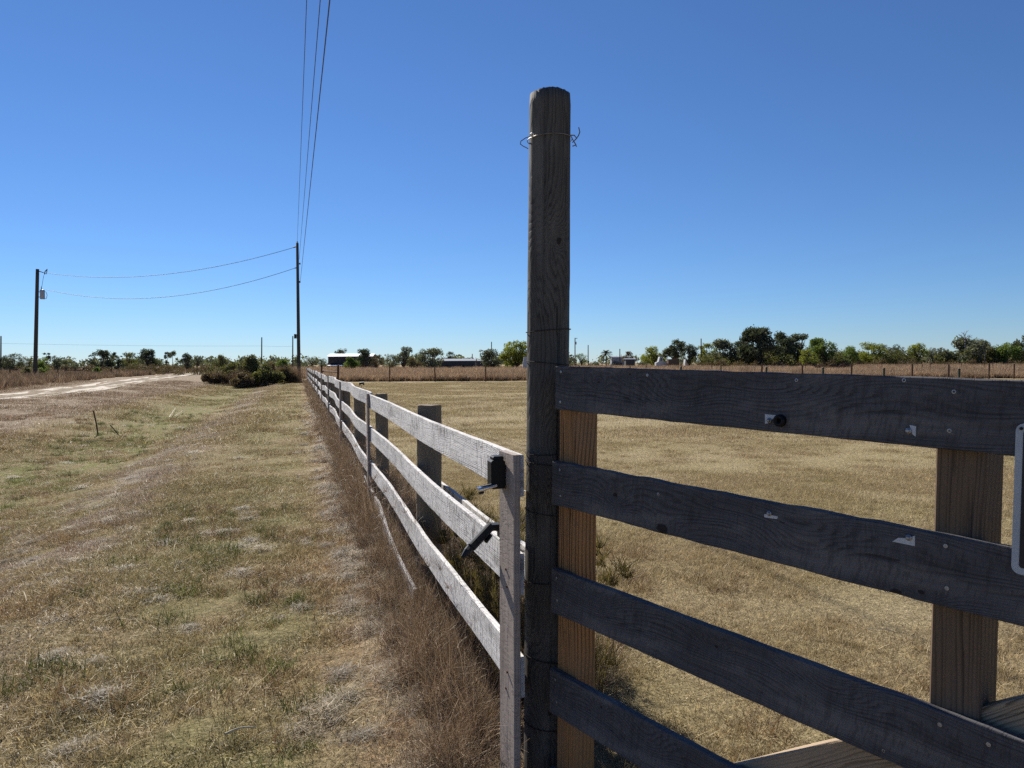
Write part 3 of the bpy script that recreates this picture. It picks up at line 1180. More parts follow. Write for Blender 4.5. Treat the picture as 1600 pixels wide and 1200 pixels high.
ca, cb, cc = at(766, 823, 2.60), at(735, 856, 2.52), at(722, 871, 2.49)
clamp = thing('clamp', cb, 'black metal clamp hooked over the middle rail near the fence end', 'clamp')
mb = MB()
d = cb - ca
dn = d.normalized()
side = dn.cross(Vector((0, 1, 0))).normalized()
Ml = Matrix((dn, side, dn.cross(side))).transposed()
mb.box((ca + cb) / 2, d.length, 0.030, 0.034, Ml, 0.005)
mb.box(ca.lerp(cb, 0.5) + Vector((0, -0.019, 0.004)), d.length * 0.35, 0.012, 0.006, Ml, 0.002)
part(mb, 'body', M_BLACKM, clamp)
mb = MB()
mb.tube([cb - dn * 0.01, cb.lerp(cc, 0.4), cc], [0.015, 0.0135, 0.006], 8)
part(mb, 'jaw', M_BLACKM, clamp)
mb = MB()
q0 = ca + Vector((0.004, 0, 0.004))
mb.box(q0 + Vector((0.012, 0.02, -0.008)), 0.04, 0.036, 0.022, Mf, 0.003)
mb.box(q0 + Vector((0.028, 0.035, -0.030)), 0.03, 0.010, 0.05, Mf, 0.002)
mb.tube([ca.lerp(cb, 0.25) + Vector((0.018, 0, -0.012)), ca.lerp(cb, 0.55) + Vector((0.022, 0, -0.012))], 0.008, 6)
part(mb, 'hook', M_BLACK, clamp)

# ------------------------------------------------------------------ utility poles and lines
def cyl_pole(mb, base, top, r0, r1, n=12):
    m = 10
    mb.tube([base.lerp(top, i / m) for i in range(m + 1)], [r0 + (r1 - r0) * i / m for i in range(m + 1)], n)


def sagline(a, b, sag, n=40):
    out = []
    for i in range(n + 1):
        f = i / n
        p = a.lerp(b, f)
        p.z -= sag * 4 * f * (1 - f)
        out.append(p)
    return out


D1 = 60.0
b1 = on_ground(467.3, D1)
t1 = at(464.6, 380, D1)
p1 = thing('utility_pole', b1, 'tall dark utility pole at the far end of the board fence', 'utility pole', 'utility poles carrying the near lines')
mb = MB()
cyl_pole(mb, b1 - Vector((0, 0, 0.6)), t1, 0.155, 0.105)
part(mb, 'shaft', M_POLE, p1, True)
mb = MB()
mb.tube([t1 - Vector((0, 0, 0.15)), t1 + Vector((0, 0, 0.12))], 0.035, 8)
mb.tube([t1 + Vector((0, 0, 0.02)), t1 + Vector((0, 0, 0.06)), t1 + Vector((0, 0, 0.16))], [0.06, 0.075, 0.04], 8)
part(mb, 'pin_insulator', M_GREYCAN, p1)
wa = at(458, 387, D1)
mb = MB()
mb.tube([at(463, 385.5, D1), at(460.5, 386, D1), wa], [0.045, 0.06, 0.04], 7)
part(mb, 'strain_insulator', M_CABLE, p1)
wb = at(460.5, 419, D1)
mb = MB()
mb.tube([at(464, 418.3, D1), wb], 0.04, 6)
part(mb, 'strain_insulator', M_CABLE, p1)
for yy_ in (412, 440.5):
    mb = MB()
    c = at(468.6, yy_, D1)
    mb.tube([at(466.5, yy_, D1), c], 0.03, 6)
    mb.tube([c + Vector((0, 0, -.07)), c + Vector((0, 0, .07))], 0.05, 8)
    part(mb, 'spool_bracket', M_CABLE, p1)
mb = MB()
mb.box(at(461.5, 525.5, D1), 0.16, 0.2, 0.36, None, 0.02)
mb.box(at(463.5, 525, D1), 0.14, 0.06, 0.06)
part(mb, 'junction_box', M_BLACKM, p1)

D2 = 75.0
b2 = on_ground(54.5, D2)
t2 = at(58.6, 420.5, D2)
p2 = thing('utility_pole', b2, 'dark utility pole with a grey transformer can beside the sandy road', 'utility pole', 'utility poles carrying the near lines')
mb = MB()
cyl_pole(mb, b2 - Vector((0, 0, 0.6)), t2, 0.20, 0.155)
part(mb, 'shaft', M_POLE, p2, True)
cc0 = at(66.2, 460, D2)
mb = MB()
mb.tube([cc0 + Vector((0, 0, -.48)), cc0 + Vector((0, 0, -.44)), cc0 + Vector((0, 0, .40)), cc0 + Vector((0, 0, .46)), cc0 + Vector((0, 0, .50))], [0.20, 0.225, 0.225, 0.20, 0.10], 16)
can = part(mb, 'transformer_can', M_GREYCAN, p2, True)
mb = MB()
mb.tube([cc0 + Vector((-.08, 0, .48)), cc0 + Vector((-.08, 0, .80))], [0.05, 0.03], 8)
mb.tube([cc0 + Vector((0.24, 0, .3)), cc0 + Vector((0.42, 0, .2)), cc0 + Vector((0.48, 0, -.1)), cc0 + Vector((0.40, 0, -.42)), cc0 + Vector((0.2, 0, -.47))], 0.022, 6)
part(mb, 'bushing', M_CABLE, p2)
mb = MB()
mb.box(cc0 + Vector((-.30, 0, .26)), 0.22, 0.1, 0.06)
part(mb, 'bracket', M_CABLE, p2)
mb = MB()
mb.box(cc0 + Vector((-.30, 0, -.26)), 0.22, 0.1, 0.06)
part(mb, 'bracket', M_CABLE, p2)
wc = at(75, 427, D2)
mb = MB()
mb.tube([at(60, 423.5, D2), at(67, 425.5, D2)], 0.05, 6)
mb.tube([at(69.5, 429, D2), at(70.5, 424, D2), at(74, 420.5, D2)], 0.045, 7)
mb.tube([at(67, 425.5, D2), at(72.5, 428, D2), at(73.5, 422, D2)], 0.04, 6)
mb.tube([at(68.5, 430, D2), at(67, 438, D2), at(65.4, 448, D2)], 0.018, 5)
part(mb, 'fuse_cutout', M_CABLE, p2)
wd = at(72, 452.5, D2)

PLG = 'overhead power lines'


def wire(a, b, sag, lab, r=0.016):
    mb = MB()
    mb.tube(sagline(a, b, sag), r, 5)
    o = mb.build('power_line', M_CABLE)
    tag(o, lab, 'power line', PLG)


def line_to(px_end, a, extra=45.0):
    """far end of a line that starts at a, runs parallel to the fence and passes overhead"""
    hgt = a.z - CAM_H
    d = hgt * FPX / 566.0
    b = at(px_end, 0, d)
    b.z = a.z
    v = (b - a).normalized()
    return b + v * extra


w1 = t1 + Vector((0, 0, 0.16))
wire(w1, line_to(479.5, w1), 0.0, 'leftmost of the three power lines climbing overhead from the pole top', 0.011)
w2 = at(467.5, 405, D1)
wire(w2, line_to(501, w2), 0.0, 'middle of the three power lines climbing overhead from the pole', 0.011)
w3 = at(469.2, 440, D1)
wire(w3, line_to(516, w3), 0.0, 'rightmost and lowest of the three power lines climbing overhead', 0.013)
wire(wa, wc, 1.2, 'upper slack power line between the two utility poles', 0.019)
wire(wb, wd, 1.6, 'lower slack power line between the two utility poles', 0.019)

# ------------------------------------------------------------------ grass, straw and weeds
NR = np.random.RandomState(77)


def ribbons(n, rad, lo, hi, width, lean, curl, segs=2, clumps=0, spread=0.08, gauss=True, tip=0.15, base_z=-0.01, tone=(0.0, 1.0), kink=0.0):
    """n thin stalks: (verts, quads, tone)"""
    ang = NR.rand(n) * 2 * np.pi
    rr = rad * np.sqrt(NR.rand(n)) if not gauss else rad * np.minimum(np.abs(NR.randn(n)) * 0.5, 1.1)
    bx, by = rr * np.cos(ang), rr * np.sin(ang)
    if clumps:
        ca = NR.rand(clumps) * 2 * np.pi
        cr = rad * np.sqrt(NR.rand(clumps))
        ci = NR.randint(0, clumps, n)
        bx = cr[ci] * np.cos(ca[ci]) + NR.randn(n) * spread
        by = cr[ci] * np.sin(ca[ci]) + NR.randn(n) * spread
    L = lo + (hi - lo) * NR.rand(n) ** 1.5
    th = lean[0] + (lean[1] - lean[0]) * NR.rand(n)
    ph = NR.rand(n) * 2 * np.pi
    ku = curl * (NR.rand(n) * 1.4 - 0.2)
    wd = NR.rand(n) * 2 * np.pi
    w = width * (0.6 + 0.8 * NR.rand(n))
    x, y, z = bx.copy(), by.copy(), np.full(n, base_z)
    V = np.zeros((n, segs + 1, 2, 3))
    dxw, dyw = np.cos(wd), np.sin(wd)
    for i in range(segs + 1):
        f = i / segs
        ww = w * (1 - (1 - tip) * f ** 1.5) * 0.5
        V[:, i, 0] = np.stack([x - dxw * ww, y - dyw * ww, z], 1)
        V[:, i, 1] = np.stack([x + dxw * ww, y + dyw * ww, z], 1)
        a = th + ku * f
        st = L / segs
        ph2 = ph + kink * (NR.rand(n) - 0.5)
        x = x + st * np.sin(a) * np.cos(ph2)
        y = y + st * np.sin(a) * np.sin(ph2)
        z = z + st * np.cos(a)
    base = (np.arange(n) * (segs + 1) * 2)[:, None] + (np.arange(segs) * 2)[None, :]
    q = np.stack([base, base + 1, base + 3, base + 2], -1).reshape(-1, 4)
    t = np.repeat(tone[0] + (tone[1] - tone[0]) * NR.rand(n), (segs + 1) * 2)
    return V.reshape(-1, 3), q, t


def matted(n, rad, hgt, lo, hi, width, segs=3, tone=(0.0, 1.0), stretch=1.0):
    """short straws lying every way through a low mound"""
    v, q, t = ribbons(n, 0.001, lo, hi, width, (1.15, 1.75), 0.8, segs, tone=tone, kink=1.4)
    ang = NR.rand(n) * 2 * np.pi
    rr = np.minimum(np.abs(NR.randn(n)) * 0.45, 1.2)
    zz = hgt * np.maximum(0, 1 - rr ** 1.5) * NR.rand(n) + 0.004
    off = np.stack([rad * rr * np.cos(ang) * stretch, rad * rr * np.sin(ang), zz], 1)
    v = v.reshape(n, -1, 3) + off[:, None, :]
    v[:, :, 2] = np.maximum(v[:, :, 2], 0.0)
    return v.reshape(-1, 3), q, t


def join(*parts_):
    vs, fs, ts, o = [], [], [], 0
    for v, f, t in parts_:
        vs.append(v)
        fs.append(f + o)
        ts.append(t)
        o += len(v)
    return np.concatenate(vs), np.concatenate(fs), np.concatenate(ts)


def proto(name, mat, *parts_):
    v, f, t = join(*parts_)
    me = mesh_np(name, v, f, mat, {'tone': t})
    return bpy.data.objects.new(name, me)


def scatter(name, protos, P, scl, label=None, tilt=True, parent=None, flat=1.0):
    """one cover object: a sheet of points, each carrying one patch of stalks"""
    n = len(P)
    P = np.asarray(P, float)
    rot = np.zeros((n, 3))
    yaw = NR.rand(n) * 2 * np.pi
    if tilt:
        e = 0.25
        gxs = (height(P[:, 0] + e, P[:, 1]) - height(P[:, 0] - e, P[:, 1])) / (2 * e)
        gys = (height(P[:, 0], P[:, 1] + e) - height(P[:, 0], P[:, 1] - e)) / (2 * e)
        for i in range(n):
            nrm = Vector((-gxs[i], -gys[i], 1)).normalized()
            m = nrm.to_track_quat('Z', 'Y').to_matrix() @ Matrix.Rotation(yaw[i], 3, 'Z')
            rot[i] = m.to_euler()
    else:
        rot[:, 2] = yaw
    z = height(P[:, 0], P[:, 1])
    me = bpy.data.meshes.new(name)
    me.vertices.add(n)
    me.vertices.foreach_set('co', np.stack([P[:, 0], P[:, 1], z], 1).astype(np.float32).ravel())
    a = me.attributes.new('rot', 'FLOAT_VECTOR', 'POINT')
    a.data.foreach_set('vector', rot.astype(np.float32).ravel())
    sc3 = np.stack([scl, scl, scl * flat], 1)
    a = me.attributes.new('scl', 'FLOAT_VECTOR', 'POINT')
    a.data.foreach_set('vector', sc3.astype(np.float32).ravel())
    a = me.attributes.new('pick', 'INT', 'POINT')
    a.data.foreach_set('value', NR.randint(0, len(protos), n).astype(np.int32))
    c = bpy.data.collections.new(name + '_patches')
    for p in protos:
        c.objects.link(p)
    ob = bpy.data.objects.new(name, me)
    COL.objects.link(ob)
    ng = bpy.data.node_groups.new(name, 'GeometryNodeTree')
    ng.interface.new_socket('Geometry', in_out='INPUT', socket_type='NodeSocketGeometry')
    ng.interface.new_socket('Geometry', in_out='OUTPUT', socket_type='NodeSocketGeometry')
    gi, go = ng.nodes.new('NodeGroupInput'), ng.nodes.new('NodeGroupOutput')
    ci = ng.nodes.new('GeometryNodeCollectionInfo')
    ci.inputs[0].default_value = c
    ci.inputs[1].default_value = True
    ci.inputs[2].default_value = True
    ip = ng.nodes.new('GeometryNodeInstanceOnPoints')

    def attr(nm, ty):
        nd = ng.nodes.new('GeometryNodeInputNamedAttribute')
        nd.data_type = ty
        nd.inputs[0].default_value = nm
        return nd.outputs[0]
    ng.links.new(gi.outputs[0], ip.inputs['Points'])
    ng.links.new(ci.outputs[0], ip.inputs['Instance'])
    ip.inputs['Pick Instance'].default_value = True
    ng.links.new(attr('pick', 'INT'), ip.inputs['Instance Index'])
    ng.links.new(attr('rot', 'FLOAT_VECTOR'), ip.inputs['Rotation'])
    ng.links.new(attr('scl', 'FLOAT_VECTOR'), ip.inputs['Scale'])
    ng.links.new(ip.outputs[0], go.inputs[0])
    md = ob.modifiers.new('patches', 'NODES')
    md.node_group = ng
    tag(ob, label, kind='stuff')
    return ob


def in_view(x, y, m=0.06):
    return (np.abs(x) < (0.70 + m) * y + 0.5) & (y > 1.2)


def points(n, y0, y1, ulo, uhi, xlo=None, xhi=None, slo=None, shi=None, bias=1.0):
    """random points in view between two distances and between two offsets from the fence"""
    out = []
    while len(out) < n:
        k = n * 6
        f = NR.rand(k)
        y = (y0 ** (2 / bias) + (y1 ** (2 / bias) - y0 ** (2 / bias)) * f) ** (bias / 2) if bias != 1 else np.sqrt(y0 * y0 + (y1 * y1 - y0 * y0) * f)
        x = (NR.rand(k) * 2 - 1) * (0.90 * y + 0.7)
        s, u = su(x, y)
        ok = (u > ulo) & (u < uhi)
        if slo is not None:
            ok &= (s > slo) & (s < shi)
        out += list(zip(x[ok], y[ok]))
        if not ok.any():
            break
    return np.array(out[:n])


def off_road(P, m=2.0):
    d = np.min(np.hypot(P[:, None, 0] - road_pts[None, :, 0], P[:, None, 1] - road_pts[None, :, 1]), axis=1)
    return P[d > m]


M_BLADE = blade_material('short_grass_blades', dark=(0.62, 0.58, 0.54, 1), pale=(2.5, 2.4, 2.25, 1), trans=0.3, pw=2.4)
M_PAST = blade_material('pasture_blades', dark=(0.74, 0.71, 0.66, 1), pale=(1.85, 1.8, 1.75, 1), trans=0.3, pw=2.0)
M_STRAW = blade_material('dead_straw', own=((0.145, 0.108, 0.062, 1), (0.32, 0.25, 0.148, 1)), dark=(0.6, 0.6, 0.6, 1), pale=(1.25, 1.25, 1.25, 1), trans=0.25)
M_WEED = blade_material('dry_weed_stalks', own=((0.135, 0.080, 0.043, 1), (0.37, 0.27, 0.165, 1)), dark=(0.7, 0.66, 0.62, 1), pale=(1.25, 1.25, 1.25, 1), trans=0.2)
M_TALLG = blade_material('tall_field_grass', own=((0.205, 0.128, 0.072, 1), (0.42, 0.295, 0.182, 1)), dark=(0.7, 0.68, 0.66, 1), pale=(1.25, 1.25, 1.25, 1), trans=0.35)
M_FERN = leaf_material('fine_dull_foliage', (0.085, 0.062, 0.032, 1), (0.17, 0.13, 0.072, 1), 0.25)

# --- mown verge
vp = [proto('verge_patch', M_BLADE,
            ribbons(3200, 0.48, 0.012, 0.040, 0.0027, (0.2, 1.5), 0.9, 2),
            ribbons(130, 0.48, 0.05, 0.11, 0.0026, (0.9, 1.5), 0.5, 3, tone=(0.6, 1.0))) for _ in range(5)]
P = points(590, 1.5, 9.5, 0.15, 9.0, bias=1.15)
P = np.concatenate([P, points(480, 6.5, 17, 0.15, 12.0)])
scatter('verge_grass', vp, P, NR.uniform(0.8, 1.35, len(P)), 'short mown half dead grass on the verge left of the board fence')
vp2 = [proto('verge_patch_far', M_BLADE, ribbons(1500, 1.25, 0.03, 0.09, 0.0085, (0.2, 1.4), 0.8, 2)) for _ in range(4)]
P = points(1000, 13, 60, 0.2, 60)
P = off_road(P, 2.4)
scatter('verge_grass', vp2, P, NR.uniform(0.8, 1.3, len(P)), 'short dry grass on the far verge and swale')
# --- heaps of raked straw
hp = [proto('straw_heap', M_STRAW,
            matted(380, 0.20, 0.035 + 0.02 * (i % 3), 0.03, 0.13, 0.0026, 3, stretch=1.0 + 0.5 * (i % 2)),
            matted(60, 0.22, 0.05, 0.10, 0.22, 0.0026, 4, tone=(0.6, 1.0))) for i in range(5)]
P = points(95, 1.7, 7.5, 0.45, 6.0)
P2 = points(60, 6, 22, 0.6, 9.0)
P3 = np.array([F(s, NR.uniform(2.1, 3.1))[:2] for s in np.arange(5, 30, 0.55)])
P = np.concatenate([P, P2, P3])
scatter('straw_heaps', hp, P, NR.uniform(0.3, 1.0, len(P)), 'small heaps of pale dead straw lying on the verge', flat=0.8)
# --- green and russet tufts in the verge
M_GREENT = blade_material('green_tufts', own=((0.045, 0.065, 0.016, 1), (0.115, 0.135, 0.035, 1)), dark=(0.8, 0.8, 0.8, 1), pale=(1.2, 1.2, 1.2, 1), trans=0.35)
gp = [proto('green_tuft', M_GREENT, ribbons(170, 0.16, 0.03, 0.10, 0.0034, (0.1, 1.1), 0.9, 3, clumps=7, spread=0.022)) for _ in range(3)]
P = np.concatenate([points(50, 1.8, 7.5, 0.5, 2.2), points(110, 7, 26, 3.4, 6.2)])
scatter('green_tufts', gp, P, NR.uniform(0.7, 1.4, len(P)), 'fresh green tufts among the dead verge grass')
M_RUSSET = blade_material('russet_tufts', own=((0.165, 0.095, 0.045, 1), (0.31, 0.20, 0.10, 1)), dark=(0.7, 0.7, 0.7, 1), pale=(1.2, 1.2, 1.2, 1), trans=0.3)
rp = [proto('russet_tuft', M_RUSSET, ribbons(300, 0.2, 0.04, 0.14, 0.0026, (0.2, 1.3), 0.9, 3, clumps=9, spread=0.035)) for _ in range(3)]
P = np.concatenate([points(42, 1.8, 7.5, 0.4, 5.0), points(90, 7, 24, 0.6, 9.0), points(14, 2.0, 6.0, -2.4, -0.5)])
scatter('russet_tufts', rp, P, NR.uniform(0.7, 1.4, len(P)), 'rusty brown dead tufts scattered over verge and pasture')
# --- pasture
pp = [proto('pasture_patch', M_PAST,
            ribbons(3000, 0.5, 0.014, 0.042, 0.0029, (0.1, 1.4), 0.9, 2),
            ribbons(140, 0.5, 0.04, 0.08, 0.0028, (0.4, 1.4), 0.6, 3, tone=(0.6, 1.0))) for _ in range(5)]
P = np.concatenate([points(680, 1.8, 10, -30, -0.25, bias=1.1), points(580, 8, 17, -40, -0.3)])
scatter('pasture_grass', pp, P, NR.uniform(0.8, 1.3, len(P)), 'even dry tan grass of the pasture behind the gate')
pp2 = [proto('pasture_patch_far', M_PAST, ribbons(1500, 1.4, 0.03, 0.07, 0.009, (0.1, 1.3), 0.8, 2)) for _ in range(4)]
P = points(1550, 14, 58, -90, -0.4)
scatter('pasture_grass', pp2, P, NR.uniform(0.8, 1.3, len(P)), 'dry tan pasture grass running back to the wire fence')
# longer straw under the gate
tp = [proto('long_straw', M_STRAW, ribbons(420, 0.22, 0.06, 0.22, 0.0026, (0.3, 1.45), 1.0, 3, kink=0.6)) for _ in range(4)]
P = np.array([(GO + gu * t + gn * NR.uniform(-0.25, 0.75))[:2] for t in np.linspace(0.1, 2.2, 42)])
scatter('long_straw', tp, P, NR.uniform(0.7, 1.25, len(P)), 'longer dead straw along the foot of the gate')
# --- dead weeds crowding the fence line
wp = [proto('weed_clump', M_WEED,
            ribbons(330, 0.22, 0.12, 0.60, 0.0025, (0.03, 0.85), 1.3, 5, kink=1.4),
            matted(260, 0.28, 0.16, 0.05, 0.20, 0.0026, 4)) for _ in range(6)]
wp2 = [proto('straw_clump', M_STRAW, matted(600, 0.30, 0.10, 0.06, 0.22, 0.0025, 4), ribbons(60, 0.25, 0.1, 0.3, 0.0022, (0.3, 1.3), 1.2, 4, kink=1.2)) for _ in range(4)]
ss_ = np.concatenate([np.arange(2.0, 9, 0.085), np.arange(9, 25, 0.13), np.arange(25, 62, 0.22)])
P = np.array([F(s, NR.normal(0.04, 0.10) if s > 3.6 else NR.normal(0.10, 0.10))[:2] for s in ss_])
P = P[(P[:, 0] < -0.12) | (P[:, 1] > 2.9)]
scatter('fence_weeds', wp, P, NR.uniform(0.40, 0.85, len(P)), 'tangle of brown dead weeds along the foot of the board fence')
P = np.array([F(s, NR.normal(0.27, 0.13))[:2] for s in np.concatenate([np.arange(1.9, 9, 0.13), np.arange(9, 30, 0.2)])])
scatter('fence_straw', wp2, P, NR.uniform(0.45, 0.85, len(P)), 'matted pale straw on the verge side of the fence weeds', flat=0.75)
P = np.array([F(s, NR.uniform(-0.62, -0.08))[:2] for s in np.concatenate([np.arange(2.9, 8, 0.10), np.arange(8, 30, 0.3)])])
scatter('inner_weeds', wp, P, NR.uniform(0.5, 1.0, len(P)), 'brown dead weeds on the pasture side of the board fence')
sp = [proto('weed_stem', M_WEED, ribbons(16, 0.12, 0.35, 0.85, 0.0030, (0.0, 0.55), 0.6, 5, kink=0.5, tone=(0.2, 0.9)),
            *[(lambda r: (r[0] + np.array([NR.normal(0, .10), NR.normal(0, .10), 0.25 + 0.4 * NR.rand()]), r[1], r[2]))(ribbons(14, 0.03, 0.03, 0.12, 0.0030, (0.2, 1.3), 0.6, 3)) for _ in range(7)]) for _ in range(5)]
P = np.array([F(s, NR.normal(0.10, 0.13))[:2] for s in np.concatenate([np.arange(3.2, 9, 0.20), np.arange(9, 40, 0.35)])])
scatter('weed_stems', sp, P, NR.uniform(0.55, 1.0, len(P)), 'taller dead weed stems poking through the lower rails')
# feathery dull green-brown weeds in the first bay
fp = [proto('feathery_weed', M_FERN,
            ribbons(60, 0.05, 0.35, 0.75, 0.003, (0.02, 0.35), 0.3, 4),
            *[(lambda r: (r[0] + np.array([NR.normal(0, .07), NR.normal(0, .07), 0.2 + 0.45 * NR.rand()]), r[1], r[2]))(ribbons(70, 0.05, 0.03, 0.10, 0.0035, (0.2, 1.2), 0.5, 2)) for _ in range(16)]) for _ in range(3)]
P = np.array([F(s, NR.uniform(-0.55, -0.16))[:2] for s in np.arange(3.0, 4.6, 0.11)])
scatter('feathery_weeds', fp, P, NR.uniform(0.7, 1.2, len(P)), 'dull feathery weeds behind the first fence bay')
# --- rough field past the back fence
fpz = [proto('field_clump', M_TALLG,
             ribbons(430, 1.1, 0.35, 1.05, 0.024, (0.0, 0.75), 1.5, 4, clumps=5, spread=0.10),
             ribbons(120, 1.1, 0.4, 0.9, 0.020, (0.0, 0.3), 0.5, 3),
             ribbons(160, 1.1, 0.15, 0.5, 0.026, (0.3, 1.4), 0.9, 3)) for _ in range(6)]
pts_ = []
while len(pts_) < 7000:
    f = NR.rand()
    y = 61.6 + (240 - 61.6) * f ** 1.9
    x = (NR.rand() * 1.95 - 0.80) * y
    if -0.29 * y + 2.2 - 6 * (y > 70) < x:
        pxx = 800 + x / y * FPX
        if 1268 < pxx < 1336 and 96 < y < 166:
            continue
        if not (-0.29 * y - 3 < x < -0.29 * y + 2 and y < 75):
            pts_.append((x, y))
P = np.array(pts_)
pn = vnoise(P[:, 0] * 0.09, P[:, 1] * 0.05) + 0.5
scatter('field_grass', fpz, P, (0.50 + 0.75 * pn + NR.uniform(-.15, .15, len(P))) * (0.62 + 0.38 * smooth(61, 72, P[:, 1])), 'tall golden broom grass in the rough field past the wire fence', tilt=False)
# --- roadside rough grass, left
rpz = [proto('roadside_clump', M_WEED, ribbons(420, 1.0, 0.15, 0.75, 0.02, (0.05, 0.8), 0.8, 3, clumps=9, spread=0.16)) for _ in range(4)]
pts_ = []
while len(pts_) < 2600:
    y = 36 + (210 - 36) * NR.rand() ** 1.6
    x = -0.78 * y + NR.rand() * 0.50 * y
    s, u = su(x, y)
    if u < 9:
        continue
    pts_.append((x, y))
P = np.array(pts_)
d = np.min(np.hypot(P[:, None, 0] - road_pts[None, :, 0], P[:, None, 1] - road_pts[None, :, 1]), axis=1)
# which side of the road: beyond it only, apart from a thin verge
ri = np.argmin(np.hypot(P[:, None, 0] - road_pts[None, :, 0], P[:, None, 1] - road_pts[None, :, 1]), axis=1)
rx = road_pts[ri, 0]
beyond = P[:, 0] < rx
P = P[beyond & (d > 4.5)]
scatter('roadside_grass', rpz, P, NR.uniform(0.6, 1.35, len(P)), 'rough brown grass and weeds beyond the sandy road', tilt=False)

# a few pale stalks lying loose, each one to be picked up
def stalk(px0, py0, px1, py1, r, lab, lift=0.012):
    a, b = ground_at(px0, py0), ground_at(px1, py1)
    mb = MB()
    k = 8
    P_ = []
    for i in range(k + 1):
        f = i / k
        q = a.lerp(b, f)
        q.z = hz(q.x, q.y) + lift + 0.012 * math.sin(f * 3.1) + 0.02
        P_.append(q)
    mb.tube(P_, [r * (1 - 0.5 * i / k) for i in range(k + 1)], 5)
    o = mb.build('dry_stalk', M_DRY)
    tag(o, lab, 'dry stalk', 'loose dry stalks lying on the ground')


M_DRY = plain('bleached_stalk', (0.52, 0.45, 0.32), 0.7, 0.2, 0, 0.15)
stalk(1356, 994, 1401, 1001, 0.0035, 'short pale stalk lying alone in the pasture seen through the gate', 0.02)
stalk(352, 1163, 400, 1153, 0.005, 'pale broad stalk lying in the mown grass at the bottom edge of the photo', 0.02)
stalk(265, 657, 275, 640, 0.012, 'bent pale stalk standing in the green swale', 0.08)
stalk(273, 654, 291, 640, 0.012, 'long slanting pale stalk at the green end of the swale', 0.05)
stalk(135, 695, 166, 690, 0.010, 'pale stalk lying beside the rusty stake', 0.04)

# ------------------------------------------------------------------ trees and shrubs
def leaf_quads(centers, rads, n, size, rg, squash=0.8, shell=0.45, up=0.0):
    """n leaf quads spread through clumps"""
    C = np.asarray(centers, float)
    Rr = np.asarray(rads, float)
    wgt = Rr ** 2.2
    ci = rg.choice(len(C), n, p=wgt / wgt.sum())
    d = rg.randn(n, 3)
    d /= np.linalg.norm(d, axis=1)[:, None]
    rad = Rr[ci] * (shell + (1.08 - shell) * rg.rand(n)) ** 0.8
    p = C[ci] + d * rad[:, None] * np.array([1, 1, squash])
    p += rg.randn(n, 3) * size * 0.4
    a = rg.randn(n, 3)
    a /= np.linalg.norm(a, axis=1)[:, None]
    b = np.cross(a, rg.randn(n, 3))
    b /= np.linalg.norm(b, axis=1)[:, None]
    s = size * (0.5 + rg.rand(n))[:, None]
    V = np.stack([p - a * s * 0.5, p + b * s * 0.28, p + a * s * 0.5, p - b * s * 0.28], 1)
    q = (np.arange(n) * 4)[:, None] + np.arange(4)[None, :]
    ctone = rg.rand(len(C))
    t = np.clip(0.5 * ctone[ci] + 0.5 * rg.rand(n), 0, 1)
    return V.reshape(-1, 3), q, np.repeat(t, 4)


LEAF = {
    'oak': leaf_material('hazed_oak_foliage', (0.056, 0.062, 0.045, 1), (0.118, 0.122, 0.084, 1), 0.25),  # greyed and lightened: distance haze is put into the leaf colour
    'dark': leaf_material('hazed_dark_foliage', (0.044, 0.051, 0.040, 1), (0.092, 0.102, 0.070, 1), 0.25),  # distance haze mixed into this leaf colour as grey too
    'yellow': leaf_material('yellow_green_foliage', (0.121, 0.137, 0.029, 1), (0.220, 0.220, 0.060, 1), 0.4),
    'green': leaf_material('green_foliage', (0.060, 0.092, 0.029, 1), (0.172, 0.212, 0.065, 1), 0.32),
    'grey': leaf_material('grey_green_foliage', (0.085, 0.091, 0.069, 1), (0.191, 0.191, 0.146, 1), 0.25),
    'brown': leaf_material('brown_foliage', (0.070, 0.048, 0.034, 1), (0.150, 0.108, 0.074, 1), 0.25),
    'olive': leaf_material('olive_bush_foliage', (0.060, 0.065, 0.029, 1), (0.172, 0.157, 0.073, 1), 0.3),
}


